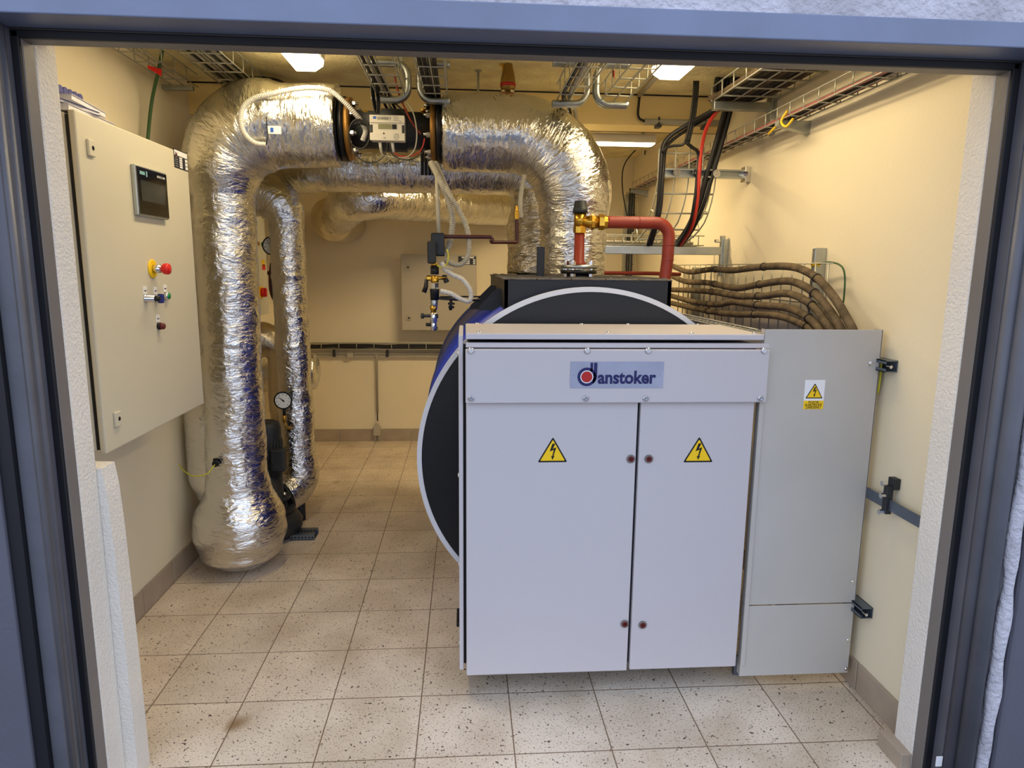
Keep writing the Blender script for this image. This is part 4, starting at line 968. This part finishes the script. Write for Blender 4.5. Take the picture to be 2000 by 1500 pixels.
# struts low on right wall
def cstrut(y, z, L, label):
    t = thing('strut_stub', label, 'bracket', (1.47, y, z))
    b = new(); x1 = XR-.001
    for lo, hi in (((x1-.045, y-L, z), (x1, y, z+.003)), ((x1-.045, y-L, z+.038), (x1, y, z+.041)), ((x1-.003, y-L, z), (x1, y, z+.041)), ((x1-.045, y-L, z), (x1-.042, y, z+.012)), ((x1-.045, y-L, z+.029), (x1-.042, y, z+.041))): box(b, lo, hi)
    ob('channel', b, 'darkzinc', t)
    b = new(); cyl(b, (x1-.03, y-L+.01, z+.02), (x1-.03, y-L-.01, z+.02), .006, 8); ob('bolt', b, 'chrome', t)
cstrut(2.45, 1.255, .20, 'short channel stub at the upper right edge of the grey cover')
cstrut(2.50, .325, .26, 'short channel stub low on the right wall near the skirting')
t = thing('flat_bar', 'flat galvanised earthing bar running along the right wall', 'bar', (1.49, 2.3, .75))
b = new(); box(b, (1.488, 1.96, .775), (1.492, 3.2, .815)); ob('bar', b, 'darkzinc', t)
b = new(); box(b, (1.478, 2.17, .76), (1.500, 2.195, .86), .002); box(b, (1.495, 2.165, .85), (XR-.001, 2.2, .89), .002); ob('clamp', b, 'cast', t)
b = new()
for z in (.765, .825, .87): cyl(b, (1.478, 2.183, z), (1.462, 2.183, z), .010, 8)
ob('clamp_bolts', b, 'chrome', t)
b = new(); tube(b, smooth_path([at(1722, 700, X=1.5), at(1719, 735, X=1.5), at(1717, 752, X=1.5), at(1714, 768, X=1.5)], .01), .004, 8); ob('earth_wire', b, 'yellowwire', None, 'yellow-green wire hanging at the right edge of the grey cover', 'wire')

# ================================================================== SAFETY VALVE AND RED PIPE
VY = 3.12
q = at(1131, 500, Y=VY); VX = q.x
def zz(y, Y=VY): return at(1131, y, Y=Y).z
t = thing('safety_valve', 'brass safety valve with black cap standing on a bolted flange on the boiler', 'valve', (VX, VY, PZ))
zf = PZ+.006
b = new(); cyl(b, (VX, VY, zf-.01), (VX, VY, zf+.02), .052, 24); cyl(b, (VX, VY, zf+.018), (VX, VY, zf+.035), .083, 40); ob('lower_flange', b, 'black', t)
b = new(); cyl(b, (VX, VY, zf+.041), (VX, VY, zf+.058), .083, 40); ob('upper_flange', b, 'steel', t)
for k in range(4):
    b = new(); a = PI/4+k*PI/2+.2; c = V((VX+.063*math.cos(a), VY+.063*math.sin(a), 0)); cyl(b, c+V((0, 0, zf+.002)), c+V((0, 0, zf+.018)), .013, 6); cyl(b, c+V((0, 0, zf+.058)), c+V((0, 0, zf+.072)), .013, 6); cyl(b, c+V((0, 0, zf)), c+V((0, 0, zf+.078)), .007, 8); ob('flange_bolt', b, 'chrome', t)
zp = zz(455)
b = new(); tube(b, [(VX, VY, zf+.058), (VX, VY, zf+.066), (VX, VY, zf+.072), (VX, VY, zp)], [.034, .034, .024, .023], 24); ob('riser', b, 'rust', t)
b = new(); z1, z2 = zz(452), zz(418)
lathe2(b, [(zp-zp, .024), (.0, .030), (zz(443)-zp, .030), (zz(443)-zp, .026), (z2-zp, .024), (zz(416)-zp, .027), (zz(414)-zp, .030)], (VX, VY, zp), (0, 0, 1), 8)
lathe2(b, [(0, .027), (zz(414)-zz(446), .028)], (VX, VY, zz(446)), (0, 0, 1), 28)
ze = zz(433)
tube(b, [(VX, VY, ze), (VX+.035, VY, ze), (VX+.04, VY, ze), (VX+.05, VY, ze), (VX+.085, VY, ze)], [.022, .026, .030, .030, .028], 24)
ob('valve_body', b, 'brass', t)
b = new(); cyl(b, (VX+.050, VY, ze), (VX+.064, VY, ze), .036, 8); cyl(b, (VX+.085, VY, ze), (VX+.108, VY, ze), .036, 6); cyl(b, (VX+.108, VY, ze), (VX+.125, VY, ze), .033, 8, .029); ob('union_nut', b, 'brass', t)
b = new(); lathe2(b, [(0, .034), (.018, .034), (.02, .031), (zz(392)-zz(416)-.004, .027), (zz(392)-zz(416), .024), (zz(392)-zz(416), 0)], (VX, VY, zz(416)), (0, 0, 1), 20); ob('valve_cap', b, 'cast', t)
ex = at(1305, 500, Y=VY).x
t = thing('discharge_pipe', 'red-brown discharge pipe from the safety valve bending down to the boiler deck', 'pipe', (ex, VY, PZ))
P = fillet([(VX+.124, VY, ze), (ex, VY, ze), (ex-.002, VY, PZ+.10), (ex-.02, VY, PZ-.10)], [.065, .1], .01); b = new(); tube(b, P, .0275, 28); ob('pipe_run', b, 'rust', t)
b = new()
for c, ax in (((VX+.27, VY, ze), (1, 0, 0)), ((ex, VY, ze-.10), (0, 0, 1)), ((ex-.001, VY, PZ+.09), (0, 0, 1))): annulus(b, V(c), ax, .0265, .0290, .003, 28)
ob('weld_ring', b, 'rust', t)
cable('drain_pipe', [(.62, 3.9, PZ+.025), (.9, 3.95, PZ+.024), (1.10, 4.0, PZ+.024), (1.3, 4.05, PZ+.02)], .011, 'rust', 'thin pinkish pipe lying level behind the red-brown discharge pipe', cat='pipe')
b = new(); q = at(1056, 505, Y=3.2); box(b, (q.x-.018, 3.19, PZ), (q.x+.018, 3.21, at(1056, 482, Y=3.2).z), .003); ob('upright_plate', b, 'blackbox', None, 'dark upright steel plate in front of the riser on the boiler deck', 'plate')

# ================================================================== CONTROL VALVE GROUP (left of boiler)
GY = 3.12
def g(x, y, Y=GY): return at(x, y, Y=Y)
t = thing('valve_assembly', 'slim brass and black valve column with electric actuator hanging left of the boiler', 'valve', g(848, 645))
def gbox(name, x0, y0, x1, y1, m, d=.07, yo=0, bev=.006):
    a = g(x0, y1); e = g(x1, y0); b = new(); box(b, (a.x, GY-d/2+yo, a.z), (e.x, GY+d/2+yo, e.z), bev, 2); return ob(name, b, m, t)
gbox('actuator', 842, 455, 868, 500, 'black', .08, .03)
gbox('actuator', 836, 472, 852, 515, 'rubber', .06, -.03)
def gcyl(name, pr, m, cx=849, n=20):
    b = new(); a = g(cx, pr[0][0])
    lathe2(b, [(g(cx, y).z-a.z, r*3.12/F) for y, r in pr], a, (0, 0, 1), n); return ob(name, b, m, t)
gcyl('valve_body', [(646, 4), (640, 6), (632, 6), (630, 5), (628, 7), (612, 7), (610, 5)], 'chrome', 847)
gcyl('brass_coupling', [(630, 5.5), (618, 5.5), (606, 5), (604, 7), (598, 7)], 'brass', 847)
gcyl('steel_coupling', [(604, 6), (588, 7), (586, 6), (582, 7), (578, 7)], 'steel', 848)
gcyl('solenoid', [(586, 8), (566, 9), (564, 9)], 'black', 849)
gcyl('hex_body', [(565, 7), (553, 8), (552, 7)], 'chrome', 850, 6)
gcyl('brass_valve', [(554, 6), (548, 8), (545, 7), (540, 7), (538, 5)], 'brass', 849)
gcyl('coil', [(536, 8), (520, 8)], 'rubber', 849)
gcyl('brass_gland', [(522, 5), (514, 7), (512, 5)], 'brass', 848)
b = new(); cyl(b, g(832, 543), g(872, 543), .008, 12); cyl(b, g(834, 543), g(842, 543), .012, 6); ob('cross_tube', b, 'brass', t)
b = new(); tube(b, [g(833, 545), g(832, 560), g(828, 571)], [.008, .010, .011], 12); ob('lever', b, 'black', t)
b = new(); cyl(b, g(822, 617), g(846, 617), .007, 12); cyl(b, g(822, 617), g(828, 617), .012, 12); cyl(b, g(846, 617), g(856, 617), .010, 12); ob('side_tap', b, 'cast', t)
b = new(); cyl(b, g(832, 634), g(843, 634), .008, 12); cyl(b, g(850, 641, GY-.01), g(850, 641, GY+.01), .012, 16); ob('drain_cap', b, 'black', t)
b = new(); tube(b, [g(849, 578), g(860, 583), g(890, 585), g(938, 586)], .006, 10); tube(b, [g(860, 580, 3.15), g(938, 579, 3.15)], .004, 8); ob('support_rod', b, 'blackbox', t)
b = new(); tube(b, [g(881, 585), g(880, 606)], .007, 10); cyl(b, g(876, 600), g(887, 600), .006, 8); cyl(b, g(875, 593), g(888, 593), .005, 8); ob('rod_clamp', b, 'black', t)
b = new(); tube(b, [g(870, 545), g(873, 552)], .012, 8); tube(b, [g(864, 540), g(873, 540)], .007, 8); ob('relief_cap', b, 'cast', t)
t = thing('copper_line', 'thin dark red pipe linking the valve column to the brass fitting by the foil', 'pipe', g(960, 465, 3.15))
P = fillet([g(866, 462, 3.16), g(968, 463, 3.16), g(956, 473, 3.16), g(1010, 473, 3.24), g(1009, 418, 3.24)], [.008, .006, .008], .006)
b = new(); tube(b, P, .0085, 12); ob('line', b, 'rust2', t)
b = new(); q = g(1009, 428, 3.24); lathe2(b, [(0, .008), (.0, .012), (.035, .013), (.038, .009), (.06, .006)], q, (0, 0, 1), 8); ob('brass_fitting', b, 'brass', t)
def conduit(pts, r, m, label, Y=3.2, pitch=.004):
    b = new(); corrug(b, [at(p[0], p[1], Y=(p[2] if len(p) > 2 else Y)) for p in pts], r, pitch); return ob('corrugated_conduit', b, m, None, label, 'conduit')
conduit([(842, 318, 3.30), (852, 338, 3.24), (864, 362, 3.2), (874, 385), (882, 415), (883, 445), (878, 475), (868, 500)], .014, 'conduit', 'thick grey corrugated conduit dropping from the meter flange to the actuator')
conduit([(850, 318, 3.32), (862, 345, 3.26), (878, 380), (896, 410), (910, 440), (916, 470), (914, 498), (902, 515), (886, 516), (868, 507)], .0115, 'conduit', 'grey corrugated conduit making the wide loop right of the valve column', 3.17)
conduit([(862, 512), (868, 525), (885, 537), (902, 545), (916, 562), (920, 577), (916, 588), (900, 584), (880, 573), (860, 568)], .0105, 'whiteconduit', 'white flexible conduit looping back to the lower solenoid', 3.10)
b = new(); tube(b, [g(853, 335, 3.22), g(855, 395, 3.2), g(857, 458, 3.16)], .0095, 14); ob('rigid_conduit', b, 'conduit', None, 'straight grey conduit running down into the top of the black actuator', 'conduit')
cable('earth_wire', [(873, 487), (876, 500), (873, 515), (862, 523), (853, 517)], .003, 'yellowwire', 'yellow-green wire looping out of the actuator box', Y=3.07)
b = new(); tube(b, smooth_path([at(p[0], p[1], Y=3.06) for p in ((862, 520), (872, 522), (883, 524), (884, 527), (875, 525), (865, 521))], .005), .003, 8); ob('loose_wire', b, 'conduit', None, 'pale loose wire sticking out under the actuator box', 'wire')
# conduit left of riser
conduit([(1024, 342, 3.38), (1018, 375, 3.36), (1016, 400, 3.33), (1018, 425, 3.33)], .011, 'conduit', 'short grey conduit hugging the left side of the front riser', 3.35)

# ================================================================== BACK WALL
t = thing('junction_cabinet', 'flat grey cabinet on the back wall behind the valve column', 'cabinet', (-.22, 6.1, 1.04))
a = at(785, 645, Y=6.03); e = at(931, 498, Y=6.03)
b = new(); box(b, (a.x+.005, 6.045, a.z+.005), (e.x-.005, YB-.001, e.z-.005), .004); ob('body', b, 'beige', t)
b = new(); box(b, (a.x, 6.03, a.z), (e.x, 6.05, e.z), .005, 2); dr2 = ob('door', b, 'backcab', t)
for p in ((797, 522), (799, 621)):
    q = at(*p, Y=6.03); b = new(); box(b, (q.x-.020, 6.022, q.z-.020), (q.x+.020, 6.03, q.z+.020), .003, 2); ob('key_lock', b, 'backcab', dr2)
    b = new(); cyl(b, (q.x, 6.0225, q.z), (q.x, 6.021, q.z), .009, 12); ob('keyhole', b, 'black', dr2)
p0 = at(895, 517, Y=6.03); p1 = at(930, 501, Y=6.03); b = new(); box(b, (p0.x, 6.027, p0.z), (p1.x, 6.031, p1.z)); ob('rating_plate', b, 'black', dr2)
b = new()
for i in range(2):
    for j in range(3): box(b, (p0.x+.06+.07*i, 6.0255, p0.z+.006+.016*j), (p0.x+.10+.05*i, 6.0275, p0.z+.017+.016*j))
box(b, (p0.x+.03, 6.0255, p1.z-.016), (p1.x-.02, 6.0275, p1.z-.003)); ob('plate_fields', b, 'label', dr2)
# tray along the back wall
zt = at(740, 676, Y=6.12).z
b = new(); tray(b, [(XL+.02+.2*i, 6.12, zt-.025) for i in range(9)], (0, 1, 0), (0, 0, 1), .06, .05, pitch=.155, r=.0032, nl=3); ob('cable_tray', b, 'zinc', None, 'wire tray of black cables along the back wall', 'cable tray')
for k in range(4): cable('power_cable', [(XL+.02, 6.10+.012*k, zt-.013+.011*(k % 3)), (-1.0, 6.10+.012*k, zt-.010+.01*((k+1) % 3)), (-.5, 6.10+.012*k, zt-.012+.011*(k % 3)), (.1, 6.10+.012*k, zt-.012+.01*(k % 3))], .011, 'rubber', 'black cable in the wire tray along the back wall', group='cables in the back wall tray')
t = thing('wall_rail', 'grey wall channel with clips below the back wall cable tray', 'rail', (-.7, 6.18, zt-.1))
b = new(); z = at(740, 693, Y=6.18).z; box(b, (XL, 6.165, z-.018), (.1, YB-.001, z+.022), .003); box(b, (XL, 6.155, z-.018), (.1, 6.166, z-.010)); box(b, (XL, 6.155, z+.014), (.1, 6.166, z+.022)); ob('channel', b, 'backcab', t)
for x in (652, 756, 862): q = at(x, 690, Y=6.13); b = new(); box(b, (q.x-.010, 6.13, q.z-.035), (q.x+.010, 6.16, q.z+.035), .003); ob('clip', b, 'cast', t)
q = at(683, 694, Y=6.14); b = new(); box(b, (q.x-.032, 6.135, q.z-.030), (q.x+.032, 6.165, q.z+.030), .012, 2); ob('junction_box', b, 'backcab', t)
t = thing('socket_drop', 'vertical conduit on the back wall ending in a grey socket above the skirting', 'conduit', (-.84, 6.18, .03))
q0 = at(735, 692, Y=6.15); q1 = at(737, 806, Y=6.17); b = new(); tube(b, [(q0.x, 6.14, q0.z), (q0.x, 6.17, q0.z-.05), (q1.x, 6.175, q1.z)], .011, 12); ob('conduit_tube', b, 'conduit', t)
b = new(); tube(b, [(q1.x, 6.175, q1.z), (q1.x, 6.175, q1.z-.08)], .005, 8); ob('cable_end', b, 'rubber', t)
q = at(736, 842, Y=6.15); b = new(); box(b, (q.x-.033, 6.14, q.z-.045), (q.x+.033, YB-.012, q.z+.045), .008, 2); box(b, (q.x-.018, 6.15, q.z+.04), (q.x+.018, 6.187, q.z+.065), .004); ob('socket_box', b, 'backcab', t)
b = new(); 
for dx in (-.018, .018): tube(b, [(q.x+dx, 6.16, .001), (q.x+dx, 6.16, q.z-.04)], .004, 8)
ob('sensor_pins', b, 'cover', t)

# ================================================================== NARROW PANEL, GAUGES, PUMP
t = thing('control_panel', 'narrow beige control panel on the left wall between the foil risers', 'panel', (-1.4, 4.4, 1.28))
PX = -1.36
b = new(); box(b, (XL, 4.47, 1.28), (PX-.02, 4.81, 2.02), .004); ob('body', b, 'beige', t)
b = new(); box(b, (PX-.02, 4.46, 1.275), (PX, 4.82, 2.025), .004, 2); dr = ob('door', b, 'beige', t)
def pf(x, y): return at(x, y, X=PX)
for (x, y, r, m_, nm) in ((499, 430, .014, 'label', 'white_lamp'), (502, 476, .013, 'orange', 'amber_button'), (511, 477, .013, 'green', 'green_button'), (496, 476, .010, 'green', 'green_lamp')):
    q = pf(x, y); b = new(); cyl(b, q, q+V((.014, 0, 0)), r, 16); ob(nm, b, m_, dr)
for (x, y, m_, nm) in ((514, 513, 'yellow', 'warning_label'), (515, 522, 'red', 'red_label'), (511, 407, 'maroon', 'dark_label')):
    q = pf(x, y); b = new(); box(b, (PX, q.y-.035, q.z-.018), (PX+.002, q.y+.035, q.z+.018 + (.02 if nm == 'dark_label' else 0))); ob(nm, b, m_, dr)
q = pf(508, 571); b = new(); box(b, (PX, q.y-.06, q.z-.038), (PX+.010, q.y+.05, q.z+.038), .004); ob('switch_plate', b, 'yellow', dr)
b = new(); box(b, (PX+.01, q.y-.012, q.z-.030), (PX+.045, q.y+.012, q.z+.030), .008, 2); cyl(b, (PX+.01, q.y, q.z), (PX+.03, q.y, q.z), .030, 20); ob('main_switch', b, 'red', dr)
def gauge(x, y, Y, rpx, label, needle, stem):
    c = at(x, y, Y=Y); r = rpx*Y/F
    t = thing('pressure_gauge', label, 'gauge', c)
    b = new(); lathe2(b, [(.03, r*.9), (.0, r), (-.006, r), (-.006, r*.86), (-.002, r*.86), (-.002, 0)][::-1], c, (0, 1, 0), 40); ob('case', b, 'black', t)
    b = new(); cyl(b, c+V((0, -.0035, 0)), c+V((0, -.0045, 0)), r*.86, 40); ob('dial', b, 'dial', t)
    b = new()
    for k in range(9):
        a_ = PI*1.25-k*PI*1.5/8; d = V((math.cos(a_), 0, math.sin(a_))); s_ = V((-d.z, 0, d.x))*.0016
        q = c+V((0, -.0046, 0)); vs_ = [b.verts.new(q+d*r*f_+s_*g_) for f_, g_ in ((.62, -1), (.62, 1), (.78, 1), (.78, -1))]; b.faces.new(vs_)
    ob('scale_marks', b, 'black', t)
    b = new(); d = V((math.cos(needle), 0, math.sin(needle))); s_ = V((-d.z, 0, d.x)); q = c+V((0, -.0055, 0))
    b.faces.new([b.verts.new(q+v_) for v_ in (s_*.004-d*r*.2, s_*.0008+d*r*.7, -s_*.0008+d*r*.7, -s_*.004-d*r*.2)]); cyl(b, c+V((0, -.0045, 0)), c+V((0, -.007, 0)), .005, 12); ob('needle', b, 'black', t)
    b = new(); tube(b, [c+V((0, .012, -r*.9)), c+V((0, .012, -r-stem*.5))], .009, 10); ob('stem', b, 'black', t)
    b = new(); tube(b, [c+V((0, .012, -r-stem*.5)), c+V((0, .012, -r-stem))], .013, 6); tube(b, smooth_path([c+V((0, .012, -r-stem)), c+V((.01, .012, -r-stem-.03)), c+V((.03, .05, -r-stem-.05))], .01), .009, 10); ob('cock', b, 'orange', t)
gauge(553, 782, 4.02, 17.5, 'round black-rimmed pressure gauge low, above the pump', PI*.78, .08)
gauge(531, 480, 4.22, 17.5, 'round black-rimmed pressure gauge high, beside the narrow control panel', PI*.78, .09)
b = new(); q = at(533, 540, Y=4.25); tube(b, smooth_path([q+V((0, 0, .08)), q+V((-.012, 0, 0)), q+V((-.01, 0, -.10)), q+V((.02, .01, -.16)), q+V((.07, .03, -.15))], .02), .014, 12); cyl(b, q+V((-.03, 0, .02)), q+V((.02, 0, .02)), .012, 10); ob('siphon_pipe', b, 'rust2', None, 'dark siphon pipe under the upper gauge', 'pipe')
t = thing('pump', 'dark grey vertical pump with a round volute on the floor behind the big foil pipe', 'pump', (-1.20, 4.12, 0))
px_, py_ = -1.155, 3.93
b = new(); lathe2(b, [(.0, .11), (.012, .12), (.03, .15), (.06, .175), (.10, .18), (.135, .16), (.155, .13), (.165, .125), (.165, .14), (.185, .14), (.185, .10), (.235, .085)], (px_, py_, .002), (0, 0, 1), 48); ob('volute', b, 'cast', t)
b = new(); lathe2(b, [(0, .085), (.0, .115), (.022, .115), (.022, .078), (.16, .074), (.16, .070)], (px_, py_, .237), (0, 0, 1), 36); ob('coupling', b, 'cast', t)
b = new(); lathe2(b, [(0, .078), (.27, .078), (.28, .074), (.30, .07), (.31, .05), (.31, 0)], (px_, py_, .40), (0, 0, 1), 36)
for k in range(24):
    a_ = 2*PI*k/24; c = V((px_+.080*math.cos(a_), py_+.080*math.sin(a_), 0)); tube(b, [c+V((0, 0, .415)), c+V((0, 0, .60))], .0035, 4)
ob('motor', b, 'cast', t)
b = new(); box(b, (px_+.035, py_-.095, .43), (px_+.115, py_-.03, .56), .008, 2); ob('terminal_box', b, 'cast', t)
b = new(); tube(b, [(px_, py_-.02, .13), (-1.16, 4.01, .17), (-1.142, 4.04, .195)], [.08, .075, .07], 24); ob('outlet', b, 'cast', t)
b = new(); tube(b, [(px_+.05, py_-.06, .265), (px_+.05, py_-.06, .285)], .012, 6); tube(b, [(px_+.09, py_-.03, .265), (px_+.09, py_-.03, .285)], .012, 6); ob('bolts', b, 'chrome', t)
# slotted floor channel
a = at(552, 1057, Z=0); x0, x1 = -1.035, at(620, 1045, Z=0).x
b = new(); y0, y1 = 3.86, 3.97
box(b, (x0, y0, 0), (x1, y1, .004)); box(b, (x0, y0, 0), (x1, y0+.004, .035)); box(b, (x0, y1-.004, 0), (x1, y1, .035)); box(b, (x0, y0, .031), (x1, y0+.035, .036)); box(b, (x0, y1-.035, .031), (x1, y1, .036))
box(b, (x0, y0+.03, .031), (x0+.012, y1-.03, .036))
for k in range(7):
    xx = x0+.012+(x1-x0-.02)/7*k; box(b, (xx, y0+.035, .031), (xx+.006, y1-.035, .036))
t = thing('floor_channel', 'short slotted grey steel channel lying on the floor beside the pump', 'channel', ((x0+x1)/2, 3.91, 0)); ob('channel_body', b, 'darkzinc', t)
b = new()
for k in range(7): xx = x0+.012+(x1-x0-.024)/6*k; cyl(b, (xx, y0-.0006, .017), (xx, y0+.001, .017), .0055, 12)
ob('punched_hole', b, 'black', t)
